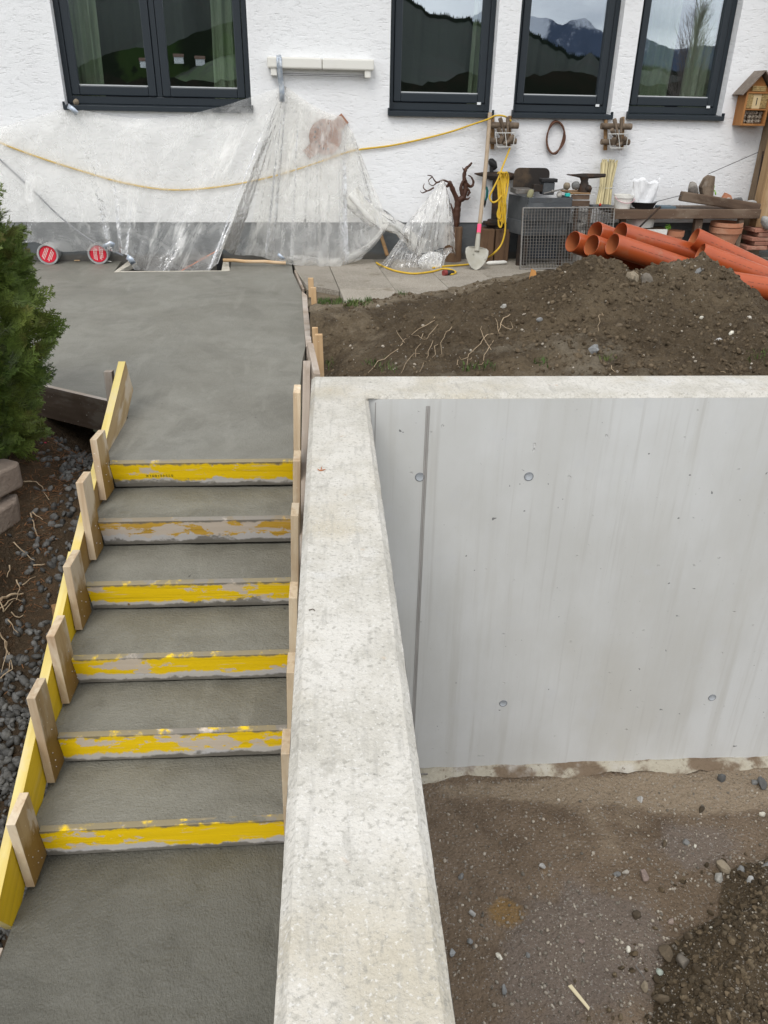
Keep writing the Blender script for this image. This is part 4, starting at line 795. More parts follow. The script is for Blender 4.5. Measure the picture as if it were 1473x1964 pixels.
def drape(name, pairs, o_top, o_bot, m, parent, NU, NV, fold, seed, sag=0.0, fine=1.0, dens=1.0):
    """film hung between an upper and a lower line, both measured; folds run down from the upper line"""
    tu = np.array([p[0] for p in pairs], float); U = np.linspace(0, 1, NU)
    k = np.linspace(0, 1, len(pairs)); T = np.array([[np.interp(u, k, [p[i] for p in pairs]) for i in range(4)] for u in U])
    P = np.zeros((NV, NU, 3)); V_ = np.linspace(0, 1, NV)
    f1 = fbm(U * 13, U * 0 + 1, 2, seed, .5); f2 = fbm(U * 37, U * 0 + 3, 2, seed + 5)
    ot = np.interp(U, np.linspace(0, 1, len(o_top)), o_top); ob = np.interp(U, np.linspace(0, 1, len(o_bot)), o_bot)
    for j, v in enumerate(V_):
        uu = T[:, 0] * (1 - v) + T[:, 2] * v; vv = T[:, 1] * (1 - v) + T[:, 3] * v
        vv = vv + 2.2 * fbm(U * 30, U * 0 + 9, 2, seed) * (v > .93)
        w = v ** .7; a = fold * (.12 + .88 * w)
        o = ot + (ob - ot) * (v ** 1.4) + a * (np.abs(f1) * .9 + .14 * f2) + .008 * fine * fbm(U * 40 + v * 3, v * 9 + U * 3, 4, seed + 9) + sag * math.sin(math.pi * v)
        for i in range(NU): P[j, i] = hpt(uu[i], vv[i], max(o[i], .03))
    ob_ = MB().grid(P).build(name, m, parent, smooth=180); at_ = ob_.data.attributes.new('fold', 'FLOAT_VECTOR', 'POINT')
    at_.data.foreach_set('vector', np.stack([np.tile(U * 30 * dens, NV), np.repeat(V_ * 2.2, NU), np.full(NU * NV, seed * 3.1)], 1).astype(np.float32).ravel()); return ob_
pairs = [(-130, 270, -130, 470), (-60, 258, -60, 470), (0, 244, 0, 467), (70, 224, 65, 462), (122, 207, 120, 482), (134, 206, 205, 479), (200, 220, 228, 484), (270, 228, 245, 492), (350, 222, 258, 519), (430, 203, 300, 521), (500, 180, 345, 521), (534, 168, 398, 520),
         (542, 165, 418, 505), (547, 165, 424, 476), (553, 168, 450, 488), (575, 185, 500, 491), (602, 205, 545, 505), (630, 217, 600, 512), (655, 223, 652, 511), (676, 252, 694, 494), (690, 290, 730, 452), (700, 318, 746, 430)]
sh = thing('plastic_sheet', 'clear plastic sheet draped over the house wall under the double window', 'plastic sheet', tuple(hw(.3, GZ, .2)))
ot = [.08] * 3 + [.05, .04, .04, .07, .10, .08, .06, .05, .04, .04, .04, .04, .05, .05, .05, .05, .06, .07, .09]
ob = [.14] * 4 + [.16, .20, .24, .30, .33, .33, .33, .33, .34, .30, .10, .10, .20, .30, .32, .28, .25, .22]
drape('draped_film', pairs, ot, ob, M_['film'], sh, 330, 60, .13, 5)
# overlapping second layer of the same sheet, folded over at its right side: tighter pleats
pairs2 = [(535, 172, 470, 488), (548, 166, 520, 492), (575, 186, 560, 500), (620, 213, 610, 508), (656, 224, 660, 500), (676, 254, 715, 470), (692, 296, 748, 432)]
drape('folded_film', pairs2, [.05, .05, .05, .05, .055, .07, .1], [.13, .14, .2, .26, .26, .24, .23], M_['film3'], sh, 160, 50, .08, 15)
# the twisted tail to the right: rope of film, then two lobes
rope = [(672, 372, .12), (700, 402, .16), (726, 420, .20), (748, 430, .24), (768, 440, .28), (784, 452, .32), (798, 468, .36), (812, 476, .38)]
rp = smoothpath([hpt(u, v, o) for u, v, o in rope], 6); N = len(rp); b = MB(); nr = 26; ring = []
for i, p in enumerate(rp):
    t_ = rp[min(i + 1, N - 1)] - rp[max(i - 1, 0)]; t_ /= np.linalg.norm(t_); a_ = np.cross(t_, HN); a_ /= np.linalg.norm(a_); c_ = np.cross(a_, t_)
    R0 = np.interp(i / (N - 1), [0, .25, .5, .75, 1], [.09, .085, .055, .065, .085])
    ring.append([p + (a_ * math.cos(q) + c_ * .6 * math.sin(q)) * R0 * (1 + .28 * math.sin(5 * q + i * .28) + .12 * math.sin(11 * q - i * .2)) for q in np.linspace(0, 2 * math.pi, nr)])
b.grid(np.array(ring)).build('twisted_film', M_['film2'], sh, smooth=180)
lobe1 = [(772, 438, 774, 455), (790, 415, 786, 468), (812, 390, 797, 484), (836, 362, 806, 488), (846, 346, 822, 486), (852, 347, 845, 476), (860, 372, 864, 470), (868, 410, 868, 474), (872, 440, 873, 488)]
drape('tail_film', lobe1, [.34, .36, .38, .38, .38, .40, .42, .42, .42], [.36, .40, .44, .46, .47, .47, .46, .46, .46], M_['film2'], sh, 120, 40, .06, 25, .06)
lobe2 = [(773, 450, 722, 521), (780, 460, 745, 521), (792, 478, 780, 522), (804, 487, 805, 528), (822, 486, 830, 531), (845, 478, 848, 528), (866, 474, 852, 500), (872, 486, 858, 484)]
drape('tail_film', lobe2, [.36, .38, .40, .42, .43, .44, .44, .44], [.50, .50, .50, .52, .54, .54, .52, .46], M_['film'], sh, 120, 34, .08, 35, .03)
lobe3 = [(800, 500, 803, 508), (812, 488, 808, 518), (826, 482, 818, 526), (842, 484, 836, 529), (850, 490, 846, 524)]
drape('tail_film', lobe3, [.50] * 5, [.58] * 5, M_['film2'], sh, 60, 24, .03, 45, .05)
# hem along the lower edge
hem = [(540, 499), (575, 506), (620, 511), (655, 509), (690, 492), (715, 474), (735, 448), (746, 432)]
b = MB(); P = []
for q, (u, v) in enumerate(hem): P.append([hpt(u, v - 16 * (1 if 0 < q < 7 else .3), .28), hpt(u + 3, v - 9, .345), hpt(u, v + 1, .33), hpt(u - 2, v + 3, .29)])
P = np.array(P); PP = np.stack([np.array(smoothpath(P[:, k], 6)) for k in range(4)], 1); b.grid(PP).build('hem', M_['film'], sh, smooth=180)
M_['tape'] = mat('silver tape', (.42, .48, .56), [dict(s=20, d=4, lo=.42, hi=.65, c=(.66, .70, .75))], rough=.3, metal=.5, bumps=[dict(s=50)], dist=.004)
def tape(lab, pts, w=.05):
    b = MB(); P = []
    for i, (u, v, o) in enumerate(pts):
        c = hpt(u, v, o); n_ = hpt(*(pts[i + 1] if i + 1 < len(pts) else pts[i - 1])) - c; n_ /= np.linalg.norm(n_); k = np.cross(n_, HN); k *= (w / 2) / np.linalg.norm(k) * (1 if i + 1 < len(pts) else -1); P.append([c - k, c, c + k])
    ob = b.grid(np.array(P)).build('tape_strip', M_['tape'], smooth=60); md = ob.modifiers.new('thick', 'SOLIDIFY'); md.thickness = .0015
    return tag(ob, lab, 'tape', 'silver tape strips')
tape('long silver tape strip running down from the white clothes dryer', [(534, 105, .03), (535, 110, .108), (536, 128, .108), (538, 150, .075), (541, 175, .062), (541, 195, .07)])
tape('crumpled silver tape at the left corner of the double window sill', [(130, 203, .07), (138, 208, .09), (148, 218, .10)], .045)
tape('shiny tape tab on the sheet beside the second capped pipe', [(200, 474, .30), (210, 467, .31), (219, 471, .30)], .05)
tape('small pale tape tab at the sheet hem above the round batten', [(533, 487, .36), (540, 493, .37), (545, 498, .36)], .03)
tape('crumpled tape lump at the left corner of the light well', [(243, 492, .36), (250, 497, .39), (256, 506, .38)], .055)

# ---- stone on the sill, wooden board on the wall
tag(MB().ball(hpt(146, 196, -.02) + UPV * .0, (.034, .03, .027), .06, 1, 4).build('stone', STM['tan'], smooth=60), 'small tan stone on the left end of the double window sill', 'stone')
c0 = hpt(624, 263, .035); ax = hpt(657, 232, .035) - hpt(594, 293, .035); ax /= np.linalg.norm(ax); pp_ = np.cross(HN, ax)
def boardpoly():
    L = []; R0 = .163
    for q in np.linspace(math.radians(20), math.radians(160), 16): L.append(c0 + ax * (R0 * math.cos(q)) + pp_ * (R0 * math.sin(q)))
    L += [c0 - ax * .255 + pp_ * .05, c0 - ax * .255 - pp_ * .05]
    for q in np.linspace(math.radians(200), math.radians(340), 16): L.append(c0 + ax * (R0 * math.cos(q)) + pp_ * (R0 * math.sin(q)))
    return L + [c0 + ax * .265 - pp_ * .055, c0 + ax * .265 + pp_ * .055]
M_['claywood'] = mat('reddish worn board', (.33, .175, .115), [dict(s=9, d=6, lo=.42, hi=.7, c=(.25, .12, .075)), dict(s=40, lo=.6, hi=.7, c=(.42, .27, .2), a=.6)], rough=.85, bumps=[dict(s=30)], dist=.004)
bo = thing('round_board', 'round reddish board with two handles hanging behind the plastic sheet', 'board', tuple(c0))
b = MB(); b.prism(boardpoly(), -HN * .02); b.build('board', M_['claywood'], bo, bevel=.004)
for k in range(9):
    q = math.radians(70 + k * 24); p = c0 + HN * .0005 + ax * (.115 * math.cos(q) + .01) + pp_ * .115 * math.sin(q); MB().lathe(p, HN, [(0, .001), (.011, .001), (.012, -.001)], 8).build('hole', M_['black'], bo)

# ---- yellow extension cable
yc = thing('extension_cable', 'yellow extension cable sagging along the wall and coiled over the anvil', 'cable', tuple(hw(2.6, GZ, .3)))
run = [(-60, 245, .03), (0, 274, .02), (75, 302, .02), (150, 326, .02), (225, 348, .02), (300, 362, .02), (360, 364, .02), (430, 357, .02), (500, 344, .02), (560, 328, .02), (620, 308, .02), (660, 294, .02), (688, 287, .02), (745, 280, .02), (800, 269, .02), (860, 254, .025), (905, 239, .05), (935, 229, .11), (950, 222, .13), (968, 223, .12), (980, 232, .10)]
b = MB(); b.tube(smoothpath([hpt(*q) for q in run], 5), .0085, 8); b.build('cable', M_['yellow'], yc, smooth=60)
run = [(978, 284, .14), (970, 305, .2), (962, 325, .3), (956, 342, .36), (946, 362, .37), (939, 378, .37), (945, 388, .38), (955, 384, .38), (965, 370, .38), (971, 350, .38), (972, 336, .36), (968, 331, .34)]
b = MB(); b.tube(smoothpath([hpt(*q) for q in run], 6), .0095, 8); b.build('cable', M_['yellow'], yc, smooth=60)
for k, (ua, ub, vb) in enumerate(((958, 964, 428), (961, 961, 424), (966, 960, 436), (972, 958, 420), (963, 967, 416))):
    P_ = [(ua - 3, 333, .34 + .02 * k), (ua, 331, .36 + .02 * k), (ua + 3, 345, .385), ((ua + ub) / 2 + 4, 385, .385 + .008 * k), (ub + 3, vb - 10, .385), (ub, vb, .38), (ub - 4, vb - 10, .37), ((ua + ub) / 2 - 4, 385, .37), (ua - 4, 345, .36)]
    b = MB(); b.tube(smoothpath([hpt(*q) for q in P_], 6), .0095, 8); b.build('cable', M_['yellow'], yc, smooth=60)
gp = lambda u, v, h=.012: pz(u, v, GZ) + V3(0, 0, h)
P_ = [hpt(966, 360, .39), hpt(968, 400, .40), hpt(969, 440, .41), hpt(962, 468, .42), hpt(947, 486, .43), gp(930, 499), gp(905, 508), gp(880, 511), gp(852, 513), gp(830, 516)]
b = MB(); b.tube(smoothpath(P_, 6), .0095, 8); b.build('cable', M_['yellow'], yc, smooth=60)
P_ = [gp(722, 506), gp(730, 511), gp(755, 521), gp(780, 526), gp(800, 527), gp(830, 523), gp(848, 518), gp(862, 519), gp(874, 524), gp(868, 528), gp(860, 528)]
b = MB(); b.tube(smoothpath(P_, 6), .0095, 8); b.build('cable', M_['yellow'], yc, smooth=60)
a_, c_ = gp(850, 529, .026), gp(870, 527, .026); d_ = (c_ - a_); L_ = np.linalg.norm(d_)
MB().lathe(a_, d_, [(0, 0), (.028, 0), (.03, .01), (.03, L_ * .28)], 12).build('plug', mat('red plug', (.22, .04, .035), rough=.5), yc, smooth=40)
MB().lathe(a_, d_, [(.024, L_ * .28), (.027, L_ * .4), (.022, L_ * .8), (.014, L_), (0, L_)], 12).build('plug', mat('black rubber', (.03, .03, .032), rough=.7), yc, smooth=40)
# grey cable down the left of the wall
b = MB(); b.tube(smoothpath([hpt(-40, 268, .02), hpt(0, 306, .02), hpt(60, 362, .03), hpt(120, 420, .05), hpt(180, 464, .12), hpt(236, 490, .30)], 5), .0075, 7)
tag(b.build('grey_cable', mat('grey cable', (.17, .18, .20), rough=.6), smooth=60), 'thin grey cable slanting down the wall behind the plastic sheet', 'cable')

# ---- capped drain pipes coming out of the plinth
M_['red'] = mat('red cap', (.62, .022, .045), rough=.4); M_['pipering'] = mat('grey pipe ring', (.30, .31, .31), [dict(s=15, lo=.4, hi=.7, c=(.40, .41, .41))], rough=.45)
for i, (u, v) in enumerate(((91.5, 488), (188, 487))):
    o1 = .13; c = hpt(u, v, o1); t = thing('capped_pipe', ('grey pipe end with red cap fully in view at the plinth beside the conifer', 'grey pipe end with red cap partly veiled by plastic near the light well')[i], 'pipe', tuple(c - UPV * .1), 'red capped pipe ends')
    MB().lathe(c, HN, [(.10, -.135), (.10, -.012), (.104, 0), (.100, .006), (.086, .006), (.084, -.01)], 28).build('pipe_ring', M_['pipering'], t, smooth=40)
    cap = MB().lathe(c, HN, [(0, -.004), (.080, -.004), (.084, -.010)], 28).build('red_cap', M_['red'], t, smooth=40)
    tl = math.radians((62, 88)[i]); ex = HS * math.cos(tl) + UPV * math.sin(tl); ey = np.cross(HN, ex)
    b = MB()
    for k, (x0, x1, y) in enumerate(((-.048, .030, .040), (-.058, .046, .027), (-.062, .050, .014), (-.05, .056, -.018), (-.058, .050, -.031), (-.036, .040, -.044))):
        x = x0
        while x < x1:
            w = random.uniform(.008, .02); b.box(c - HN * .0032 + ex * (x + w / 2) + ey * y, ex * w / 2, ey * .0032, HN * .0005); x += w + .004
    stuff(b.build('printed_lettering', M_['white'], cap))
tag(MB().box(gp(148, 501, .008), HS * .028, HN * .012, UPV * .004).build('wood_chip', M_['stake'], bevel=.003), 'small pale wood chip on the slab between the capped pipes', 'chip')
b = MB(); b.tube([gp(196, 499, .03), gp(206, 503), gp(214, 504)], .004, 5); tag(b.build('plastic_strap', M_['wire']), 'pale strap end on the slab below the second capped pipe', 'strap')

# ---- light well in the slab
M_['wellrim'] = mat('pale well rim', (.50, .47, .40), [dict(s=20, lo=.45, hi=.7, c=(.36, .33, .27))], rough=.8); M_['welldark'] = mat('dark well wall', (.05, .052, .055), rough=.85)
zt = float(wl_[2]) + .004; si0, si1, oi = sL + .16, sR - .085, oW - .035
t = thing('light_well', 'pale framed light well sunk into the slab against the house', 'light well', tuple(hw((sL + sR) / 2, zt - .9, .15)))
def rim(p): b = MB(); b.prism([V3(*x) - UPV * .05 for x in p], (0, 0, .05)); return b.build('rim', M_['wellrim'], t, bevel=.004)
rim([hw(sL, zt, oW), hw(sR, zt, oW), hw(sR - .02, zt, oi), hw(sL + .05, zt, oi)])
rim([hw(sL + .002, zt, oW - .003), hw(sL + .048, zt, oi), hw(si0, zt + .02, .06), hw(si0 - .09, zt + .02, .02)])
rim([hw(sR - .018, zt, oi), hw(sR - .0, zt, oi), hw(sR - .03, zt + .02, .03), hw(si1 - .0, zt + .02, .03), hw(si1, zt, oi)])
b = MB(); b.hbox(sL, sR, zt - .95, zt - .9, -.012, oW); b.hbox(sL - .02, sL + .05, zt - .9, zt - .055, -.01, oi); b.hbox(si1, sR, zt - .9, zt - .055, -.01, oi); b.hbox(sL, sR, zt - .9, zt - .055, oi, oi + .02); b.build('well_wall', M_['welldark'], t)
b = MB(); b.hbox(si1 - .07, si1 - .004, zt - .3, zt + .11, .02, .06); b.build('side_strip', M_['black'], t)
b = MB(); b.tube([hpt(345, 521, .36), hpt(418, 480, .10)], .006, 6); tag(b.build('orange_string', mat('orange string', (.6, .16, .04), rough=.6)), 'orange cord stretched inside the light well', 'cord')
a_, c_ = hpt(428, 499, .28), hpt(548, 504, .34); b = MB(); b.tube([a_ + (c_ - a_) * k / 6 + UPV * .004 * math.sin(k * 2) for k in range(7)], .017, 9)
tag(b.build('round_batten', M_['stake'], smooth=50), 'long round wooden batten lying on the slab by the light well', 'batten')
a_, c_ = hpt(727, 440, .12), hpt(743, 490, .26); b = MB(); b.tube([a_, c_], .02, 8); tag(b.build('wooden_stick', M_['stakebrown'], smooth=50), 'brown stick leaning against the plinth under the twisted plastic', 'stick')

# ---- root sculpture on a log
G1 = Stand(872, 503); o1 = G1.o; sc, zc = G1.sz(874, 437); r = (G1.sz(891, 470)[0] - G1.sz(857, 470)[0]) / 2
t = thing('root_sculpture', 'reddish branching root standing upright on a sawn log by the wall', 'sculpture', tuple(hw(sc, GZ, o1 - r)))
cen = hw(sc, 0, o1 - r)
MB().lathe(cen + UPV * GZ, UPV, [(0, 0), (r * 1.06, 0), (r * 1.0, .1), (r, zc - GZ - .01), (r * .96, zc - GZ), (0, zc - GZ)], 14).build('log', M_['log'], t, smooth=35)
def rpt(u, v, d=0): return hpt(u, v, o1 - r + d)
BR = [([(872, 440), (875, 420), (877, 400), (879, 385)], .055, .045), ([(879, 388), (872, 372), (866, 358), (862, 350), (865, 352)], .04, .022), ([(862, 352), (856, 358), (852, 350)], .022, .008), ([(879, 385), (888, 378), (893, 360), (890, 340), (893, 325), (900, 318), (905, 312)], .045, .012), ([(890, 345), (894, 352), (903, 358), (908, 350), (904, 340), (898, 336)], .03, .006),
      ([(893, 330), (889, 325), (887, 321)], .012, .004), ([(886, 380), (896, 382), (902, 378)], .022, .005), ([(893, 362), (900, 366), (897, 376), (903, 368)], .02, .006), ([(872, 425), (868, 405), (864, 390)], .03, .01), ([(888, 378), (884, 360), (889, 346)], .03, .018), ([(862, 350), (850, 346), (838, 350), (832, 344), (828, 338), (820, 336)], .014, .005), ([(838, 350), (830, 356), (822, 352)], .01, .004),
      ([(832, 360), (820, 366), (812, 360), (814, 352)], .012, .004), ([(820, 366), (810, 370), (806, 366)], .01, .003), ([(828, 340), (822, 346), (824, 352)], .008, .003), ([(903, 358), (908, 356), (909, 348)], .01, .003)]
for i, (P_, r0, r1) in enumerate(BR):
    pp = smoothpath([rpt(u, v, (.05 if i in (1, 2) else -.05 if i in (3, 4) else 0) * (k / len(P_))) for k, (u, v) in enumerate(P_)], 5)
    rr = .78 * np.linspace(r0, r1, len(pp)) * (1 + .16 * np.array([float(vnoise(k * .9, i, 7)) for k in range(len(pp))])); b = MB(); b.tube(pp, rr, 7); b.build('branch', M_['redroot'], t, smooth=60)

# ---- shovel leaning on the window sill
base = gp(911, 518, .0); top = hpt(939.5, 217, .075); dr = (top - base) / np.linalg.norm(top - base)
t = thing('shovel', 'long handled shovel with dusty blade leaning against the wall, pink mark on its shaft', 'shovel', tuple(base))
sd = HS - dr * (HS @ dr); sd /= np.linalg.norm(sd); nf = np.cross(sd, dr) * 1.0
if nf @ HN < 0: nf = -nf
prof = [(0, 0), (.04, .018), (.075, .055), (.105, .11), (.120, .165), (.118, .205), (.095, .222), (.03, .228)]
rows = []
for w, h in [(.006, 0)] + prof[1:]:
    rows.append([base + dr * h + sd * w * x + nf * (-.028 * (1 - x * x) * (1 - h * 2) + .016) for x in np.linspace(-1, 1, 11)])
M_['blade'] = mat('dusty shovel blade', (.36, .345, .29), [dict(s=9, d=5, lo=.42, hi=.68, c=(.45, .44, .39)), dict(s=22, d=4, lo=.62, hi=.7, c=(.15, .14, .12), a=.7)], rough=.8)
ob = MB().grid(np.array(rows)).build('blade', M_['blade'], t, smooth=60); md = ob.modifiers.new('thick', 'SOLIDIFY'); md.thickness = .004
b = MB(); b.tube([base + dr * .19, base + dr * .23, base + dr * .36], [.028, .026, .0225], 10); b.build('socket', M_['blade'], t, smooth=60)
Lh = np.linalg.norm(top - base); hl = [base + dr * (.33 + (Lh - .33) * k / 10) + sd * .010 * math.sin(k * .3) for k in range(11)]
b = MB(); b.tube(hl, .0205, 10); M_['handle'] = mat('grey ash handle', (.38, .30, .215), [dict(s=20, st=(1, 1, .08), lo=.42, hi=.7, c=(.30, .225, .15))], rough=.75); hd = b.build('handle', M_['handle'], t, smooth=60)
b = MB(); b.tube([base + dr * .375 + sd * .002, base + dr * .46 + sd * .002], .0215, 10); b.build('pink_mark', mat('pink spray', (.9, .10, .22), rough=.7), hd, smooth=60)

# ---- anvil on its stump
G2 = Stand(949, 502); o2 = G2.o; sa, sb = G2.sz(921, 470)[0], G2.sz(977, 470)[0]; r2 = (sb - sa) / 2; sc = (sa + sb) / 2; zt = G2.sz(950, 440)[1]
t = thing('wooden_stump', 'cracked square wooden stump carrying the tall anvil', 'stump', tuple(hw(sc, GZ, o2 - r2)))
b = MB(); b.hbox(sa, sc - .008, GZ, zt, o2 - 2 * r2, o2); b.hbox(sc + .008, sb, GZ, zt - .004, o2 - 2 * r2, o2 - .004); b.hbox(sc - .008, sc + .008, GZ, zt - .01, o2 - 2 * r2 + .01, o2 - .06); b.build('block', M_['log'], t, bevel=.012)
oc = o2 - r2; A = lambda u, v, d=0: hpt(u, v, oc + d)
t = thing('anvil', 'tall dark iron anvil with two long horns on the wooden stump', 'anvil', tuple(hw(sc, zt, oc)))
b = MB(); b.tube([A(951, 439), A(951, 419)], [.11, .095], 4); b.build('foot', M_['iron'], t, bevel=.01)
MB().box(A(944, 428, .06), HS * .09, HN * .05, UPV * .02).build('foot_plate', M_['iron'], t, bevel=.008)
b = MB(); b.tube([A(951, 424), A(952, 400), A(953, 370), A(954, 343)], [.058, .055, .052, .055], 4); b.build('post', M_['iron'], t, bevel=.008)
b = MB(); b.tube([A(910, 333), A(925, 334.5), A(940, 337), A(955, 338), A(975, 338), A(990, 339), A(1003, 341)], [.006, .022, .04, .046, .042, .026, .006], 8); b.build('horn', M_['iron'], t, smooth=40)
b = MB(); b.tube([A(943, 332), A(943, 320)], .022, 8); b.tube([A(938, 307), A(941, 309), A(946, 315), A(948, 321), A(944, 325)], [.018, .034, .042, .036, .02], 8); tag(b.build('stake_tool', M_['black'], smooth=50), 'black mushroom headed forming stake set upright in the anvil', 'tool')
t = thing('pliers', 'green handled garden pliers hanging from the left anvil horn', 'pliers', tuple(A(932, 398, .05)))
M_['teal'] = mat('teal grip', (.01, .13, .125), rough=.45)
for k in (-1, 1):
    b = MB(); b.tube([A(932 + k * 1.0, 358, .05), A(931.5 + k * 3.2, 366, .05), A(930.5 + k * 3, 378, .05), A(930 + k * 1, 386, .05)], [.009, .014, .014, .008], 7); b.build('grip', M_['teal'], t, smooth=50)
b = MB(); b.tube([A(930.5, 384, .05), A(930, 391, .05), A(929.5, 398, .05)], [.014, .012, .003], 6); b.build('jaw', M_['black'], t, smooth=50)
b = MB(); b.tube([A(932, 358, .05), A(931, 336, .05), A(934, 336, .05), A(933, 358, .05)], .002, 4); b.build('string', M_['thinwire'], t)
b = MB(); a_, c_ = gp(933, 509, .022), gp(971, 507, .022); b.tube([a_, a_ + (c_ - a_) * .1, a_ + (c_ - a_) * .85, c_], [.008, .021, .021, .012], 10); tag(b.build('white_tube', M_['white'], smooth=50), 'white cartridge tube lying on the paving before the stump', 'tube')

# ---- forge
GF = Stand(1010, 492); oF = .46
t = thing('forge', 'grey sheet metal forge with a rounded back plate and deep hearth', 'forge', tuple(hw(GF.sz(1040, 490)[0], GZ, .3)))
oh = oF + .02
s0, s1 = hs(1013, 385, oh)[0], hs(1096, 385, oh)[0]; zr = hs(1055, 379, oh)[1]; zl = hs(1055, 425, oh)[1]; sB0 = hs(980, 372, .16)[0]
b = MB()
for A_, B_ in (((s0, oh), (s1, oh)), ((sB0, .12), (s0, oh)), ((s1, oh), (s1, .12))):
    d_ = V3(B_[0] - A_[0], B_[1] - A_[1], 0); L_ = np.linalg.norm(d_); d_ /= L_; n_ = V3(-d_[1], d_[0], 0) * .012
    b.hexa([hw(A_[0], zl, A_[1]), hw(B_[0], zl, B_[1]), hw(B_[0] + n_[0], zl, B_[1] + n_[1]), hw(A_[0] + n_[0], zl, A_[1] + n_[1]), hw(A_[0], zr, A_[1]), hw(B_[0], zr, B_[1]), hw(B_[0] + n_[0], zr, B_[1] + n_[1]), hw(A_[0] + n_[0], zr, A_[1] + n_[1])])
b.build('hearth_wall', M_['greyiron'], t, bevel=.003)
b = MB(); b.prism([hw(sB0, zr - .07, .13), hw(s1 - .01, zr - .07, .13), hw(s1 - .01, zr - .07, oh - .02), hw(s0, zr - .07, oh - .02)], (0, 0, .012)); b.build('hearth_floor', M_['iron'], t)
b = MB(); b.prism([hw(s0 + .03, zr - .0, oh + .001), hw(s1, zr - .0, oh + .001), hw(s1, zr - .05, oh + .001), hw(s0 + .03, zr - .05, oh + .001)], HN * .012); b.build('rim_strip', M_['greyiron'], t, bevel=.003)
zb = hs(1000, 452, oh)[1]; sL2 = hs(975, 420, .2)[0]
b = MB(); b.prism([hw(sL2, zb, .14), hw(s0 - .03, zb, oh - .03), hw(s1, zb, oh - .03), hw(s1, zb, .14)], (0, 0, zl - zb + .001)); b.build('body', M_['greyiron'], t, bevel=.006)
b = MB(); b.hbox(s0 + .02, s1 - .06, GZ + .06, zb - .002, .2, oh - .10); b.build('lower_case', mat('blue black case', (.02, .026, .034), rough=.6), t)
for a in (sL2 + .06, s0 + .02, s1 - .05): MB().hbox(a, a + .04, GZ, zb - .002, oh - .075, oh - .035).build('leg', M_['iron'], t)
ob_ = .10; q0, zq0 = hs(983, 362, ob_); q1, zq1 = hs(1055, 322, ob_); zq0 -= .02
pl = [hw(q0, zq0, ob_), hw(q1, zq0, ob_)]
for c, a0 in (((q1 - .06, zq1 - .06), 0), ((q0 + .06, zq1 - .06), 90)):
    for k in range(6): a = math.radians(a0 + k * 18); pl.append(hw(c[0] + .06 * math.cos(a), c[1] + .06 * math.sin(a), ob_))
b = MB(); b.prism(pl, HN * .012); b.build('back_plate', mat('brown black plate', (.032, .027, .024), [dict(s=3, lo=.5, hi=.7, c=(.10, .07, .045))], rough=.6, metal=.3), t, bevel=.003)
pb = MB(); pbox(pb, 990, 363, 1024, 372, .18, .40); tag(pb.build('sheet_scrap', M_['galv'], bevel=.003), 'bent pale sheet scrap lying at the left in the forge hearth', 'scrap')
# vise on the forge
ov = oh - .12; Vv = lambda u, v, d=0: hpt(u, v, ov + d)
t = thing('bench_vise', 'dark grey bench vise clamped to the forge rim', 'vise', tuple(Vv(1050, 376)))
pb = MB(); pbox(pb, 1042, 350, 1064, 374, ov - .08, ov + .04); pb.build('body', M_['greyiron'], t, bevel=.01)
pb = MB(); pbox(pb, 1040, 343, 1070, 350, ov - .07, ov + .05); pb.build('jaw', M_['black'], t, bevel=.006)
pb = MB(); pbox(pb, 1024, 354, 1042, 368, ov - .06, ov + .02); pb.build('slide', M_['iron'], t, bevel=.006)
b = MB(); b.tube([Vv(1043, 371, .1), Vv(1082, 362, .1)], .007, 7); b.build('handle_bar', M_['galv'], t, smooth=50)
b = MB(); b.ball(Vv(1060, 367, .1), .018, .03, 1); b.build('screw_knob', M_['galv'], t, smooth=60)
M_['offwhite'] = mat('chalky stone', (.5, .48, .44), [dict(s=12, lo=.4, hi=.7, c=(.36, .34, .3))], rough=.8)
tag(MB().ball(hpt(1073, 373, oh - .05), (.04, .03, .03), .05, 1).build('white_lump', M_['offwhite'], smooth=60), 'whitish round lump on the forge rim beside the vise', 'lump')
tag(MB().ball(hpt(1017, 373, oh - .03), (.05, .035, .022), .12, 1).build('greenish_rag', mat('greenish rag', (.25, .24, .14), rough=.9), smooth=60), 'greenish grey rag lump on the left of the forge rim', 'rag')
pb = MB(); pbox(pb, 1086, 371, 1094, 377, oh - .05, oh); tag(pb.build('turquoise_block', mat('turquoise plastic', (.03, .45, .40), rough=.5), bevel=.004), 'small turquoise block at the right end of the forge rim', 'block')
# crate stand with birch log, small anvil, stones
oS = oh - .08
t = thing('wooden_crate', 'dark wooden crate stand right of the forge carrying the small anvil', 'crate', tuple(hpt(1115, 480, oS)))
for v0, v1 in ((374, 383), (385, 396)): pb = MB(); pbox(pb, 1097, v0, 1131, v1, oS - .03, oS); pb.build('slat', M_['oldbeam'], t, bevel=.004)
for u0, u1 in ((1098, 1104), (1124, 1130)): pb = MB(); pbox(pb, u0, 397, u1, 500, oS - .05, oS - .01); pb.build('leg', M_['oldbeam'], t, bevel=.004)
pb = MB(); pbox(pb, 1095, 370, 1133, 373, oS - .32, oS + .01); pb.build('top', M_['stakebrown'], t, bevel=.004)
b = MB(); lb = Stand(1112, 500); b.tube([lb(1112, 499), lb(1113, 450), lb(1114, 404)], [.10, .095, .09], 14); tag(b.build('birch_log', mat('birch bark', (.52, .50, .46), [dict(s=16, st=(.3, .3, 1.6), d=4, lo=.55, hi=.63, c=(.06, .055, .05)), dict(s=4, lo=.5, hi=.7, c=(.36, .33, .29))], rough=.85), smooth=40), 'white barked birch log standing behind the steel grating', 'log')
t = thing('small_anvil', 'small dark beaked anvil on the crate right of the vise', 'anvil', tuple(hpt(1122, 370, oS - .1))); Q = lambda u, v, d=0: hpt(u, v, oS - .1 + d)
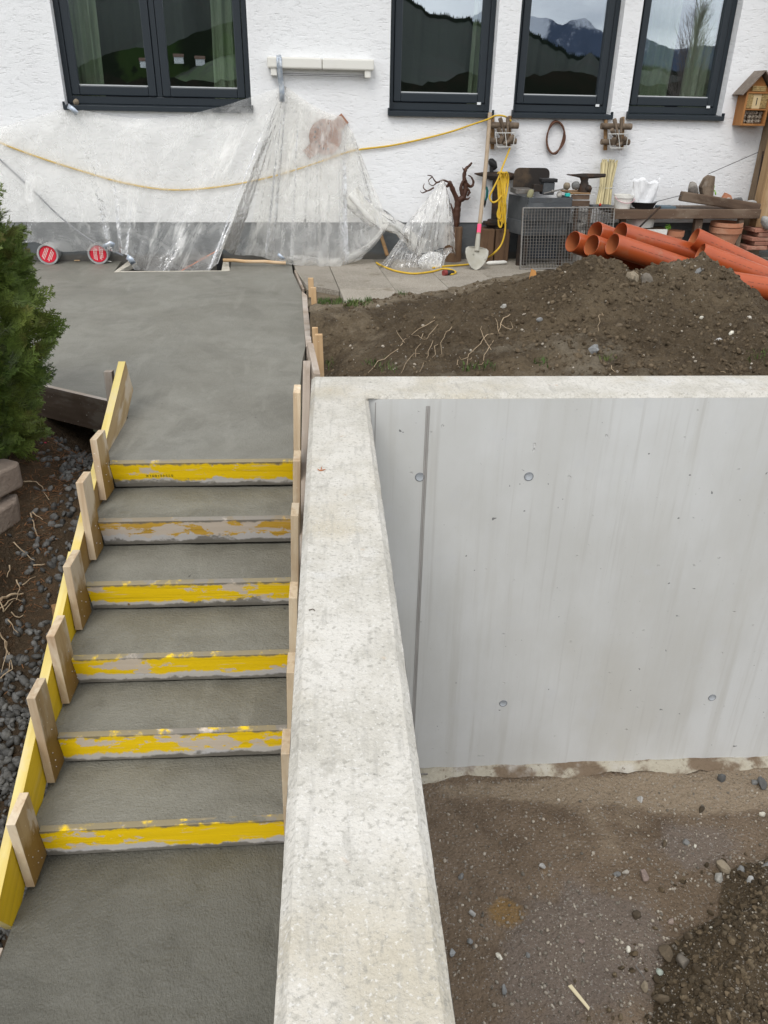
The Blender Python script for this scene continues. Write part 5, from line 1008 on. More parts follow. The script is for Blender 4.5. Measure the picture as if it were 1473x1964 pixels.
b = MB(); b.tube([Q(1087, 335), Q(1105, 336.5), Q(1118, 338), Q(1140, 337.5), Q(1161, 336.5)], [.004, .015, .028, .024, .018], 7); b.build('horn', M_['iron'], t, smooth=40)
b = MB(); b.tube([Q(1121, 339), Q(1121, 348), Q(1120, 355), Q(1121, 364), Q(1121, 370)], [.05, .038, .05, .075, .07], 8); b.build('body', M_['iron'], t, smooth=50)
b = MB(); b.ball(Q(1128, 362, .05), .04, .04, 1); b.build('boss', M_['iron'], t, smooth=60)
for u, v, r, k, lab in ((1087, 355, .038, 'tan', 'rounded tan stone on the crate behind the vise handle'), (1104, 354, .045, 'grey', 'rounded grey stone beside the small anvil')): tag(MB().ball(Q(u, v + 2, -.02), r, .05, 1).build('stone', STM[k], smooth=60), lab, 'stone', 'stones beside the small anvil')
# ---- reed bundle
GR_ = .26; b = MB(); g2 = np.random.default_rng(5); s0, z0 = hs(1156, 396, GR_); s1, z1 = hs(1168, 312, .1)
t = thing('reed_bundle', 'upright bundle of pale yellow reeds leaning on the white wall', 'reeds', tuple(hw(s0, z0, GR_)))
M_['reed'] = mat('pale reed', (.55, .48, .28), [dict(s=10, st=(1, 1, .1), lo=.4, hi=.7, c=(.42, .36, .2))], rough=.7, island=.2)
for k in range(130):
    a = g2.uniform(0, 6.28); q = math.sqrt(g2.random()); x, y = math.cos(a) * q, math.sin(a) * q
    b.tube([hw(s0 + .085 * x, z0, GR_ + .06 * y), hw((s0 + s1) / 2 + .068 * x, (z0 + z1) / 2, (GR_ + .1) / 2 + .05 * y), hw(s1 + .092 * x, z1 + g2.uniform(-.02, .035), .1 + .055 * y)], .006, 5)
stuff(b.build('reeds', M_['reed'], t))
c = hw((s0 + s1) / 2, (z0 + z1) / 2 - .03, (GR_ + .1) / 2); b = MB(); b.tube([c + HS * .074 * math.cos(q) + HN * .058 * math.sin(q) for q in np.linspace(0, 2 * math.pi, 20, endpoint=False)], .005, 5, closed=True); b.build('binding_string', M_['wire'], t)
# ---- steel grating leaning before the forge
TL, TR, BL, BR_ = hpt(1003, 399, .52), hpt(1178, 398, .52), gp(997.5, 517, .005), gp(1170, 513, .005)
BR_ = BL + (TR - TL)
t = thing('steel_grating', 'galvanised steel floor grating leaning upright before the forge', 'grating', tuple((BL + BR_) / 2))
fn = np.cross(TR - TL, TL - BL); fn /= np.linalg.norm(fn)
for a_, c_ in ((TL, TR), (BL, BR_), (TL, BL), (TR, BR_)):
    d_ = (c_ - a_) / np.linalg.norm(c_ - a_); w_ = np.cross(fn, d_); MB().box((a_ + c_) / 2, (c_ - a_) / 2, w_ * .006, fn * .012).build('frame_bar', M_['galv'], t, bevel=.001)
for k in range(1, 31):
    a_, c_ = TL + (TR - TL) * k / 31, BL + (BR_ - BL) * k / 31; d_ = (TR - TL) / np.linalg.norm(TR - TL); MB().box((a_ + c_) / 2, (c_ - a_) * .495, d_ * .0012, fn * .009).build('bearing_bar', M_['galv'], t)
for k in range(1, 20):
    a_, c_ = TL + (BL - TL) * k / 20, TR + (BR_ - TR) * k / 20; d_ = (BL - TL) / np.linalg.norm(BL - TL); MB().box((a_ + c_) / 2 + fn * .0095, (c_ - a_) * .495, d_ * .0013, fn * .003).build('cross_bar', M_['galv'], t)

# ---- bench of old beams with things on it
oB = Stand(1420, 492, GZ).o; oB = max(oB, .45)
t = thing('plank_bench', 'long bench of dark old beams along the white wall', 'bench', tuple(hpt(1320, 470, oB)))
za, zb_ = hs(1320, 402, oB)[1], hs(1320, 420, oB)[1]; s0, s1 = hs(1175, 408, oB)[0], hs(1455, 408, oB)[0]
def hbeam(name, s0, z0, s1, z1, o, w, th, m, parent=None, **k): return beam(name, hw(s0, z0, o), hw(s1, z1, o), w, th, (0, 0, 1), m, parent, .006, **k)
hbeam('front_beam', s0, (za + zb_) / 2, s1, (za + zb_) / 2 + .01, oB, za - zb_, .09, M_['oldbeam'], t)
beam('top_board', hw(s0, za - .025, oB - .22), hw(s1, za - .015, oB - .22), .33, .045, HN, M_['oldbeam'], t, .004)
for u0, u1, v1 in ((1333, 1347, 452), (1417, 1426, 492), (1190, 1200, 500)):
    p0 = hs((u0 + u1) / 2, 421, oB - .02); p1 = hs((u0 + u1) / 2, v1, oB - .02); beam('leg', hw(p0[0], zb_, oB - .03), hw(p0[0] + .02, GZ, oB - .03), (u1 - u0) / 165, .06, HS, M_['oldbeam'] if u0 != 1417 else M_['driftwood'], t, .006)
oT = oB - .10
def onb(u, v, d=0): return hpt(u, v, oT + d)
t2 = tag(beam('old_beam', onb(1306, 376, .06), onb(1454, 399, .06), .095, .09, (0, 0, 1), M_['oldbeam'], None, .012), 'short dark beam with notched end lying slanted on the bench', 'beam')
tag(MB().ball(onb(1329, 361, .02), (.085, .07, .068), .035, 2, 3).build('stone', mat('mottled round stone', (.29, .27, .24), [dict(s=12, d=4, lo=.42, hi=.62, c=(.18, .165, .15)), dict(s=16, lo=.6, hi=.7, c=(.42, .40, .36))], rough=.9), smooth=60), 'mottled round stone on the bench against the wooden wedge', 'stone')
b = MB(); b.prism([onb(1342, 378, -.03), onb(1360, 379, -.03), onb(1364, 337, -.03), onb(1356, 335, -.03), onb(1348, 341, -.03), onb(1339, 358, -.03)], HN * .09); tag(b.build('wooden_wedge', M_['driftwood'], bevel=.006), 'grey wooden wedge standing upright on the bench', 'wedge')
t = thing('houseleek', 'bright green leafy plant on the bench behind the wedge', 'plant', tuple(onb(1367, 372, -.02)))
g3 = np.random.default_rng(9); M_['leaf'] = mat('bright leaf', (.20, .42, .05), [dict(s=14, lo=.4, hi=.7, c=(.28, .5, .08))], rough=.5)
for k in range(12):
    a, q = g3.uniform(0, 6.28), g3.uniform(.01, .035); c = onb(1367, 363 + g3.uniform(-7, 8), .0); b = MB(); b.ball(c + HS * q * math.cos(a) + HN * q * math.sin(a), (.020, .014, .008), .05, 1); b.build('leaf', M_['leaf'], t, smooth=60)
b = MB(); b.prism([onb(1382, 380, .0), onb(1401, 383, .0), onb(1398, 374, .0), onb(1389, 369, .0)], HN * .05); tag(b.build('clay_shard', M_['terra'], bevel=.003), 'broken terracotta shard on the slanted bench beam', 'shard')
tag(MB().ball(onb(1415, 386, -.02), (.10, .06, .028), .04, 2, 6).build('stone', STM['grey'], smooth=60), 'flat grey stone at the right end of the bench', 'stone')
tag(MB().ball(onb(1396, 381, .06), (.035, .02, .008), .08, 1, 6).build('white_chip', M_['offwhite'], smooth=60), 'flat white chip on the slanted bench beam', 'chip')
tag(MB().ball(onb(1440, 389, .02), (.07, .03, .016), .04, 1, 8).build('stone', STM['pale grey'], smooth=60), 'long pale stone at the post end of the bench', 'stone')
pb = MB(); pbox(pb, 1268, 396, 1297, 401, oB - .2, oB - .05); tag(pb.build('blue_board', mat('blue grey board', (.10, .14, .17), rough=.6), bevel=.003), 'blue grey flat board lying on the bench right of the pan', 'board')
# white bucket on the bench
def vessel(name, lab, cat, c, prof, m, extra=None, n=26, group=None):
    t = thing(name, lab, cat, tuple(c), group); MB().lathe(c, UPV, prof, n).build('vessel', m, t, smooth=40); return t
c = onb(1193, 400, -.02); H_ = (onb(1193, 373, -.02) - c)[2]
t = vessel('white_bucket', 'white plastic bucket with pink handle on the left of the bench', 'bucket', c, [(0, .002), (.080, 0), (.094, H_ - .03), (.102, H_ - .03), (.102, H_), (.094, H_), (.076, .02), (0, .02)], M_['white'])
b = MB(); b.tube([c + UPV * (H_ - .02 - .055 * math.sin(q)) + HS * (.104 * math.cos(q)) + HN * (.02 + .085 * math.sin(q)) for q in np.linspace(0, math.pi, 14)], .004, 5); b.build('bucket_handle', mat('pink handle', (.62, .4, .42), rough=.5), t)
c = onb(1231, 401, .0)
t = vessel('black_pan', 'shallow black pan on the bench holding the white bag', 'pan', c, [(0, .002), (.105, 0), (.138, .07), (.146, .075), (.134, .073), (.1, .012), (0, .012)], M_['black'])
b = MB(); P = []
for i, h in enumerate(np.linspace(0, 1, 16)):
    z = .012 + .27 * h; R0 = .125 + .014 * h
    P.append([c + UPV * (z + (.018 * math.sin(3 * q + 1) + .012 * math.sin(7 * q)) * h ** 4) + HS * R0 * math.cos(q) * (1 + .07 * math.sin(6 * q + 4 * h) + .05 * math.sin(13 * q - 3 * h) * h) + HN * R0 * .55 * math.sin(q) * (1 + .12 * math.sin(5 * q + 5 * h)) for q in np.linspace(0, 2 * math.pi, 60)])
b.grid(np.array(P)); ob = b.build('white_bag', mat('white plastic bag', (.78, .79, .80), rough=.4, bumps=[dict(s=18, st=(1, 1, .4), d=4)], dist=.02), smooth=50); md = ob.modifiers.new('thick', 'SOLIDIFY'); md.thickness = .002
tag(ob, 'crumpled open white plastic bag standing in the black pan', 'bag')
pb = MB(); pbox(pb, 1137, 394, 1175, 398, oB - .12, oB + .0); tag(pb.build('dark_tray', M_['greyiron'], bevel=.004), 'dark tool tray at the left end of the bench before the reeds', 'tray')
tag(MB().ball(hpt(1151, 393, oB + .01), (.03, .016, .014), .05, 1).build('red_tool', mat('red plastic', (.45, .04, .02), rough=.5), smooth=60), 'small red plastic tool in the dark tray', 'tool')
# under the bench
oU = oB - .18
def onu(u, v, d=0): return hpt(u, v, oU + d)
c = onu(1224, 452); vessel('white_bucket', 'wide white tub under the bench behind the pipes', 'tub', c, [(0, .002), (.13, 0), (.145, .17), (.152, .17), (.152, .19), (.14, .19), (.125, .02), (0, .02)], M_['white'])
tag(MB().lathe(onu(1219, 446, .12), UPV, [(0, .0), (.07, 0), (.07, .02), (0, .024)], 20).build('red_dish', mat('red lid', (.55, .03, .03), rough=.4), smooth=40), 'flat red dish lying behind the topmost pipes', 'dish')
b = MB(); b.tube([onu(1222, 440, .3), onu(1267, 396, .3)], .010, 7); tag(b.build('dark_stick', M_['iron'], smooth=50), 'thin dark rod leaning on the front of the bench', 'rod')
s0_, zz0 = hs(1229, 462, oU + .16); s1_, zz1 = hs(1281, 440, oU + .16)
t = thing('white_planter', 'white rectangular planter filled with soil under the bench', 'planter', tuple(onu(1255, 462, .1)))
MB().hbox(s0_, s1_, zz0 - .04, zz1, oU - .02, oU + .16).build('box', M_['white'], t, bevel=.006); MB().hbox(s0_ + .015, s1_ - .015, zz1 - .01, zz1 + .012, oU, oU + .145).build('soil', M_['topsoil'], t)
MB().lathe(hpt(1250, 452, oU + .161), HN, [(0, .002), (.018, .002), (.019, 0)], 12).build('drain_hole', M_['black'], t)
def pot(lab, u, v, R0, h, m=None, group='terracotta pots under the bench'):
    c = onu(u, v, .12); t = vessel('terracotta_pot', lab, 'flower pot', c, [(0, 0), (R0 * .62, 0), (R0 * .92, h - .055), (R0, h - .055), (R0 * 1.03, h), (R0 * .92, h), (R0 * .84, h - .05), (0, h - .06)], m or M_['terra'], group=group); return c
pot('single terracotta pot beside the white planter', 1291, 474, .088, .17)
c = pot('lower terracotta pot of the nested pair under the bench', 1384, 477, .168, .225)
vessel('terracotta_pot', 'upper terracotta pot nested into the lower one, dark rim', 'flower pot', c + UPV * .215, [(0, .0), (.14, 0), (.158, .022), (.168, .022), (.168, .062), (.155, .062), (.148, .03), (0, .01)], M_['terra'], group='terracotta pots under the bench')
t = thing('seedling', 'small green seedling sprouting beside the white planter', 'plant', tuple(onu(1283, 444, .1)))
for k in range(7):
    a = k * .9; b = MB(); c = onu(1282 + (k % 3 - 1) * 3, 438 - k * 1.1, .1); b.ball(c, (.022, .010, .004), .05, 1, k); b.build('leaf', M_['leaf'], t, smooth=60)
b = MB(); b.tube([onu(1282, 448, .1), onu(1282, 432, .1)], .003, 5); b.build('stem', M_['leaf'], t)

# ---- wires
b = MB(); b.tube([hpt(1358, 334, oT), hpt(1454, 292, .2)], .004, 5); tag(b.build('steel_wire', M_['thinwire']), 'thin steel wire stretched from the wedge up to the post', 'wire')
b = MB(); b.tube([onb(1254, 388, .1), onb(1309, 374, .06)], .004, 5); tag(b.build('steel_wire', M_['thinwire']), 'thin wire from the black pan to the slanted beam', 'wire')
# ---- wire ring on the wall
b = MB(); M_['rustring'] = mat('rusty hoop', (.10, .045, .028), [dict(s=20, lo=.4, hi=.7, c=(.15, .075, .045))], rough=.75)
for k in range(3):
    cxr, czr = hs(1065.5, 264, .03 + .01 * k); b.tube([hw(cxr + (.088 + .005 * k) * math.cos(q) + .006 * math.sin(2 * q + k), czr + (.155 - .006 * k) * math.sin(q) + .006 * math.cos(3 * q + k), .02 + .012 * k + .006 * math.sin(3 * q + k)) for q in np.linspace(0, 2 * math.pi, 36, endpoint=False)], .0085, 6, closed=True)
tag(b.build('wicker_ring', M_['rustring'], smooth=60), 'brown twisted hoop hanging on the white wall between the two racks', 'hoop')
# ---- two log racks with wire baskets
def rack(lab, du, dv):
    E_ = lambda u, v, o=.06: hpt(u + du, v + dv, o)
    t = thing('log_rack', lab, 'wall rack', tuple(E_(965, 285)), 'log racks with wire baskets')
    for P_, r in (([(945, 222), (944, 286)], .020), ([(978, 222), (976, 284)], .018)):
        b = MB(); b.tube([E_(*p, .03) for p in P_], r, 9); b.build('upright', M_['stakebrown'], t, smooth=40)
    for P_, r in (([(936, 240), (994, 241)], .030), ([(936, 270), (990, 271)], .028)):
        b = MB(); b.tube([E_(*p, .075) for p in P_], r, 10); b.build('crossbar', M_['driftwood'], t, smooth=40)
    w = thing('wire_basket', 'white wire basket filled with driftwood on the ' + lab.split(' rack')[0] + ' rack', 'basket', tuple(E_(969, 284, .15)), 'wire baskets on the log racks')
    def rg(v, k): return [E_(969 + k * 19, v, .11), E_(969 + k * 19, v, .24), E_(969 - k * 19, v, .24), E_(969 - k * 19, v, .11)]
    for v, k in ((255, 1), (282, .8)): b = MB(); b.tube(rg(v, k), .0045, 5, closed=True); b.build('hoop', M_['wire'], w)
    for p, q in zip(rg(255, 1) + [E_(969, 255, .24)], rg(282, .8) + [E_(972, 282, .24)]): b = MB(); b.tube([p, q], .004, 5); b.build('strut', M_['wire'], w)
    d = thing('driftwood', 'grey gnarled driftwood piled in the basket of the ' + lab.split(' rack')[0] + ' rack', 'driftwood', tuple(E_(969, 280, .17)), 'driftwood in the wire baskets')
    gg = np.random.default_rng(int(du) + 3)
    for P_, r in (([(960, 226), (964, 245), (972, 270)], .02), ([(956, 246), (962, 262), (975, 278)], .022), ([(974, 224), (973, 250), (972, 276)], .018), ([(984, 262), (976, 272), (965, 276)], .028), ([(962, 262), (960, 276)], .026)):
        b = MB(); pp = smoothpath([E_(u + gg.uniform(-2, 2), v, .17 + gg.uniform(-.02, .02)) for u, v in P_], 4); b.tube(pp, np.linspace(r, r * .5, len(pp)) * (1 + .2 * np.sin(np.arange(len(pp)) * 1.3)), 7); b.build('piece', M_['driftwood'], d, smooth=60)
rack('left log rack hung on the white wall beneath the sills', 0, 0); rack('right log rack hung on the white wall beneath the sills', 217, 2)

# ---- insect hotel
oI = .17; s0, z0 = hs(1420, 241, oI); s1 = s0 + .275; ze = z0 + .31; za_ = z0 + .47; sm = (s0 + s1) / 2
t = thing('insect_hotel', 'wooden insect hotel with gable roof hung on the wall by the post', 'insect hotel', tuple(hw(sm, z0, .1)))
M_['hotel'] = mat('orange stained wood', (.36, .165, .055), [dict(s=14, st=(1, 1, .15), d=4, lo=.42, hi=.7, c=(.27, .115, .035))], rough=.7); M_['ply'] = mat('pale ply', (.58, .46, .27), rough=.75)
for a in (s0, s1 - .022): MB().hbox(a, a + .022, z0, ze, .005, oI).build('side', M_['hotel'], t, bevel=.003)
MB().hbox(s0 + .0222, s1 - .0222, z0, z0 + .02, .005, oI).build('base_board', M_['hotel'], t, bevel=.003); MB().hbox(s0 + .0222, s1 - .0222, z0 + .145, z0 + .16, .02, oI - .004).build('shelf', M_['hotel'], t, bevel=.002)
MB().hbox(s0 + .0222, s1 - .0222, ze - .012, ze + .004, .02, oI - .004).build('shelf', M_['hotel'], t, bevel=.002)
b = MB(); b.prism([hw(s0, ze + .0045, .01), hw(s1, ze + .0045, .01), hw(sm, za_, .01)], HN * (oI - .05)); b.build('gable', M_['hotel'], t)
b = MB(); b.hbox(s0 + .0222, s1 - .0222, z0 + .021, ze - .013, .006, .02); b.build('back', M_['hotel'], t)
for k in (-1, 1):
    a_, c_ = hw(sm, za_ + .03, 0), hw(sm + k * .195, ze - .03, 0); d_ = c_ - a_; n_ = np.cross(d_, HN); n_ /= np.linalg.norm(n_); n_ *= .012 * (1 if n_[2] > 0 else -1)
    b = MB(); b.prism([a_ + HN * .002, c_ + HN * .002, c_ + n_ + HN * .002, a_ + n_ + HN * .002], HN * (oI + .03)); b.build('roof_panel', mat('grey brown roofing', (.17, .14, .115), [dict(s=20, lo=.4, hi=.7, c=(.23, .195, .165))], rough=.9) if k < 0 else bpy.data.materials['grey brown roofing'], t)
b = MB(); b.hbox(sm - .045, sm + .045, z0 + .162, ze - .014, .03, oI - .02); b.build('slot_board', M_['ply'], t); b = MB(); b.hbox(sm - .005, sm + .005, z0 + .19, ze - .05, oI - .0202, oI - .019); b.build('slot', M_['black'], t)
M_['bamboo'] = mat('bamboo ends', (.55, .40, .18), rough=.7, island=.2); b = MB(); b2 = MB()
for x0, x1, za1, zb1 in ((s0 + .026, sm - .048, z0 + .166, ze - .016), (sm + .048, s1 - .026, z0 + .166, ze - .016), (s0 + .06, s1 - .06, ze + .01, ze + .055)):
    for x in np.arange(x0 + .008, x1, .0165):
        for z in np.arange(za1 + .007, zb1, .0165): b.lathe(hw(x, z, oI - .012), HN, [(.0075, -.1), (.0078, 0), (.0045, 0), (.0045, -.02)], 7); b2.lathe(hw(x, z, oI - .016), HN, [(0, 0), (.0045, 0)], 6)
stuff(b.build('bamboo_tubes', M_['bamboo'], t)); stuff(b2.build('tube_bores', M_['black'], t))
M_['cone'] = mat('pine cone', (.16, .125, .095), [dict(s=60, lo=.4, hi=.6, c=(.30, .26, .21))], rough=.9, bumps=[dict(t='vor', s=60)], dist=.01)
for x in np.arange(s0 + .05, s1 - .03, .044):
    for z in (z0 + .042, z0 + .082, z0 + .12): MB().ball(hw(x + random.uniform(-.008, .008), z, oI - .045), (.022, .022, .024), .12, 1).build('pine_cone', M_['cone'], t, smooth=30)
# ---- timber post on brick footing
t = thing('timber_post', 'thick pale timber post rising past the insect hotel at the right edge', 'post', tuple(hpt(1462, 437, .34)))
M_['posty'] = wood('pale brown post', (.36, .235, .12), (.25, .15, .07), (.46, .34, .21)); M_['postgrey'] = wood('grey brown post', (.21, .15, .095), (.13, .088, .05), (.29, .225, .16))
sP = hs(1443, 385, .12)[0]; beam('rear_post', hw(sP + .10, GZ, .09), hw(sP + .10, 4.3, .09), .20, .14, HS, M_['postgrey'], t, .006)
sQ, zQ = hs(1450, 436, .42); beam('front_post', hw(sQ + .12, zQ, .34), hw(sQ + .12, 2.0, .34), .24, .14, HS, M_['posty'], t, .006)
beam('saw_board', hw(sP - .02, hs(1440, 388, .2)[1], .22), hw(sP + .01, hs(1453, 290, .12)[1], .12), .03, .02, HS, M_['iron'], None, .002).name = 'dark_strip'
tag(bpy.data.objects['dark_strip'], 'narrow dark iron strip leaning against the timber post', 'strip')
t = thing('brick_footing', 'stack of old red bricks carrying the timber post', 'brick stack', tuple(hpt(1462, 482, .45)))
oK = .50; zk = zQ; hk = (zQ - hs(1455, 480, oK)[1]) / 5.0
pr = None
for r_ in range(5):
    zb = zQ - hk * (r_ + 1); ofs = (0, .05, -.02, .03, -.05)[r_]
    for k in range(2):
        p = hw(sQ - .05 + ofs + .25 * k + .0, zb, oK - .12); m_ = Matrix.Translation(Vector(p)) @ Matrix.Rotation(HA + random.uniform(-.06, .06), 4, 'Z')
        if pr is None:
            me = bpy.data.meshes.new('brick'); bb = MB().box((.118, 0, hk * .47), (.118, 0, 0), (0, .12, 0), (0, 0, hk * .46)); me.from_pydata(bb.v, [], bb.f); pr = me
        o = link('brick', pr, M_['brick'], t, m_, .008)
tag(MB().ball(hpt(1470, 428, .52), (.09, .07, .04), .05, 1, 5).build('stone', STM['pale grey'], smooth=60), 'pale flat stone on the brick stack beside the post foot', 'stone')

# ---- orange drain pipes on the heap
def pipe(lab, u, v, y, d, L, R0=.082, flip=False):
    a = py(u, v, y); d = V3(*d); d /= np.linalg.norm(d); t = thing('drain_pipe', lab, 'pipe', tuple(a), 'orange drain pipes on the heap')
    MB().lathe(a, d, [(R0 - .006, .5), (R0 - .006, .004), (R0 - .003, 0), (R0, .003), (R0, L), (R0 - .004, L + .002), (R0 - .006, L)], 32).build('tube', M_['pvc'], t, smooth=40)
    MB().lathe(a, d, [(R0 - .0065, .003), (R0 - .0065, L - .003)], 32).build('bore', M_['pvcin'], t, smooth=40)
    w_ = np.cross(d, CAMP - a); w_ /= np.linalg.norm(w_); up_ = np.cross(w_, d); b = MB(); x = .12
    if up_ @ (CAMP - a) < 0: up_ = -up_
    nn_ = up_ * math.cos(.35) + w_ * math.sin(.35) * (1 if w_[2] > 0 else -1); tt_ = np.cross(nn_, d)
    while x < L - .05: q = random.uniform(.012, .05); b.box(a + nn_ * R0 + d * (x + q / 2), d * q / 2, tt_ * .0022, nn_ * .0004); x += q + random.uniform(.006, .03)
    stuff(b.build('printed_line', M_['pipeprint'], t))
    return a
M_['pipeprint'] = mat('faded print', (.17, .05, .025), rough=.6)
D1 = (.88, .38, -.30)
pipe('leftmost orange drain pipe of the lower row', 1098, 463, 6.42, D1, 1.9)
pipe('second orange drain pipe of the lower row', 1134, 470, 6.30, D1, 1.9)
pipe('front orange drain pipe on the heap crest with mouth facing left', 1174, 468, 6.18, (.9, .24, -.27), 1.35)
pipe('upper left orange drain pipe lying on the lower row', 1141, 445, 6.45, D1, 1.9)
pipe('upper right orange drain pipe lying on the lower row', 1189, 447, 6.36, (.9, .32, -.235), 1.45)
pipe('rear orange pipe slanting down to the right photo edge', 1330, 456, 6.55, (.93, -.10, -.37), 1.9)
pipe('front orange pipe slanting down to the right photo edge', 1342, 486, 6.30, (.94, -.14, -.30), 1.7)
pipe('lowest orange pipe partly buried behind the right heap flank', 1395, 542, 5.95, (.95, -.12, -.12), .40, .088)
# ---- small things on the coping and in the pit
M_['splinter'] = mat('pale splinter', (.62, .54, .36), rough=.8)
def flat(lab, cat, name, pts, z, h, m): b = MB(); b.prism([pz(u, v, z) for u, v in pts], (0, 0, h)); return tag(b.build(name, m, bevel=.001), lab, cat)
zz = float(zpit(1.25, 2.2)); flat('long pale wood splinter lying on the gravelly pit floor', 'splinter', 'wood_splinter', [(1089, 1892), (1096, 1889), (1131, 1933), (1129, 1939)], zz + .012, .006, M_['splinter'])
b = MB(); b.tube([pz(1219, 1852, zz + .02), pz(1237, 1877, zz + .02)], .003, 5); tag(b.build('nail', M_['galv']), 'bright nail lying beside the rubble heap', 'nail')
for k in range(3):
    b = MB(); b.tube([V3(.22 + .02 * k, 3.70 - .02 * k, -2.29), V3(.34 + .05 * k, 3.68 + .02 * k, -2.27), V3(.46 + .07 * k, 3.71 + .01 * k, -2.28)], .006, 6)
    tag(b.build('steel_rod', M_['galv'], smooth=60), ('shortest', 'middle', 'longest')[k] + ' of three grey steel rods by the inner wall corner', 'rod', 'steel rods in the wall corner')
M_['dryleaf'] = mat('dry leaf', (.36, .14, .06), rough=.8)
b = MB()
for a, L in ((20, .022), (140, .018), (80, .03)): p = pz(615, 903, .322); d_ = V3(math.cos(math.radians(a)), math.sin(math.radians(a)), .2) * L; b.tube([p, p + d_ * .5, p + d_], [.002, .0026, .0008], 5)
tag(b.build('dry_twig', M_['dryleaf']), 'tiny reddish dry twig on the coping of the long wall', 'twig')
b = MB(); p = pz(592, 1170, .322); b.tube([p, p + V3(.012, .002, .002), p + V3(.018, -.004, .001)], .0016, 5); tag(b.build('dry_twig', mat('grey twig', (.10, .08, .06), rough=.9)), 'small dark twig on the left coping edge', 'twig')
b = MB(); p = on_dirt(1015, 536); b.prism([p, p + V3(.06, 0, .0), p + V3(.05, .02, .06), p + V3(.015, .02, .075)], (0, .012, 0)); tag(b.build('dry_leaf', mat('orange leaf', (.42, .2, .06), rough=.8)), 'crisp orange brown leaf at the edge of the paving', 'leaf')
# ================================================================ conifer at the left
TX, TY = -2.165, 4.0
t = thing('thuja', 'dense green conifer overhanging the fresh slab at the left edge', 'conifer', (TX, TY, float(zleft(TX, TY))))
b = MB(); tr = [V3(TX + .02 * math.sin(k), TY + .02 * math.cos(k * 2), -.15 + k * .22) for k in range(9)]; b.tube(tr, np.linspace(.07, .012, 9), 9); b.build('trunk', M_['log'], t, smooth=60)
g = np.random.default_rng(77)
def prof(z): return np.interp(z, [-.10, .02, .2, .5, .85, 1.15, 1.5, 1.8], [.34, .46, .55, .61, .60, .54, .34, .04])
Q = []                                           # one spray: flat fan of scale-leaved twigs
def quad(p, d, w, L, nrm): s_ = np.cross(d, nrm); s_ /= np.linalg.norm(s_); Q.append([p - s_ * w, p + s_ * w, p + d * L + s_ * w * .45, p + d * L - s_ * w * .45])
nz = V3(0, 0, 1)
def spray():
    Q.clear(); quad(V3(0, 0, 0), V3(1, 0, 0), .0028, .13, nz)
    for k in range(7):
        for sd in (-1, 1):
            x = .015 + k * .016 + (.006 if sd > 0 else 0); a = math.radians(38 + g.uniform(-8, 8)) * sd; L = (.060 - .0055 * k) * g.uniform(.8, 1.15); d = V3(math.cos(a), math.sin(a), g.uniform(-.15, .15)); p = V3(x, 0, 0); quad(p, d, .0030, L, nz)
            for m_ in (.35, .68):
                for s2 in (-1, 1):
                    a2 = a + s2 * math.radians(34); quad(p + d * L * m_, V3(math.cos(a2), math.sin(a2), g.uniform(-.1, .2)), .0024, L * .42, nz)
    return np.array(Q)
TP = [spray() for _ in range(5)]; V = []
NS = 2600
for k in range(NS):
    z = g.uniform(-.08, 1.75); a = g.uniform(-2.3, 1.4) if g.random() < .86 else g.uniform(0, 6.28)
    lump = 1 + .20 * float(vnoise(a * 2.2, z * 4.0, 5)) + .10 * float(vnoise(a * 5, z * 9, 6))
    R0 = float(prof(z)) * lump * (.62 + .38 * g.random() ** .5); p = V3(TX + R0 * math.cos(a), TY + R0 * math.sin(a), z)
    o = V3(math.cos(a), math.sin(a), g.uniform(.1, 1.1)); o += g.normal(size=3) * .32; o /= np.linalg.norm(o)
    n_ = np.cross(o, g.normal(size=3)); n_ /= np.linalg.norm(n_); s_ = np.cross(n_, o); sc = g.uniform(.8, 1.4)
    V.append((TP[k % 5].reshape(-1, 3) * sc) @ np.array([o, s_, n_]) + p - o * .05)
V = np.concatenate(V); Fc = np.arange(len(V)).reshape(-1, 4)
M_['thuja'] = mat('thuja leaf', (.078, .120, .022), [dict(s=3.0, d=3, lo=.4, hi=.66, c=(.13, .165, .034)), dict(s=5, d=3, lo=.58, hi=.72, c=(.11, .085, .03), a=.7), dict(s=1.8, lo=.5, hi=.7, c=(.030, .060, .016), a=.8)], rough=.55, island=.38, spec=.3)
fastmesh('crown', V, Fc, M_['thuja'], t)
for k in range(46):
    z = g.uniform(.0, 1.2); a = g.uniform(-2.3, 1.4); R0 = float(prof(z)); b = MB(); e_ = V3(TX + .8 * R0 * math.cos(a), TY + .8 * R0 * math.sin(a), z + .12); m_ = V3(TX + .4 * R0 * math.cos(a), TY + .4 * R0 * math.sin(a), z + .0)
    b.tube([V3(TX, TY, z - .1), m_, e_], [.012, .009, .003], 5); b.build('limb', M_['log'], t)

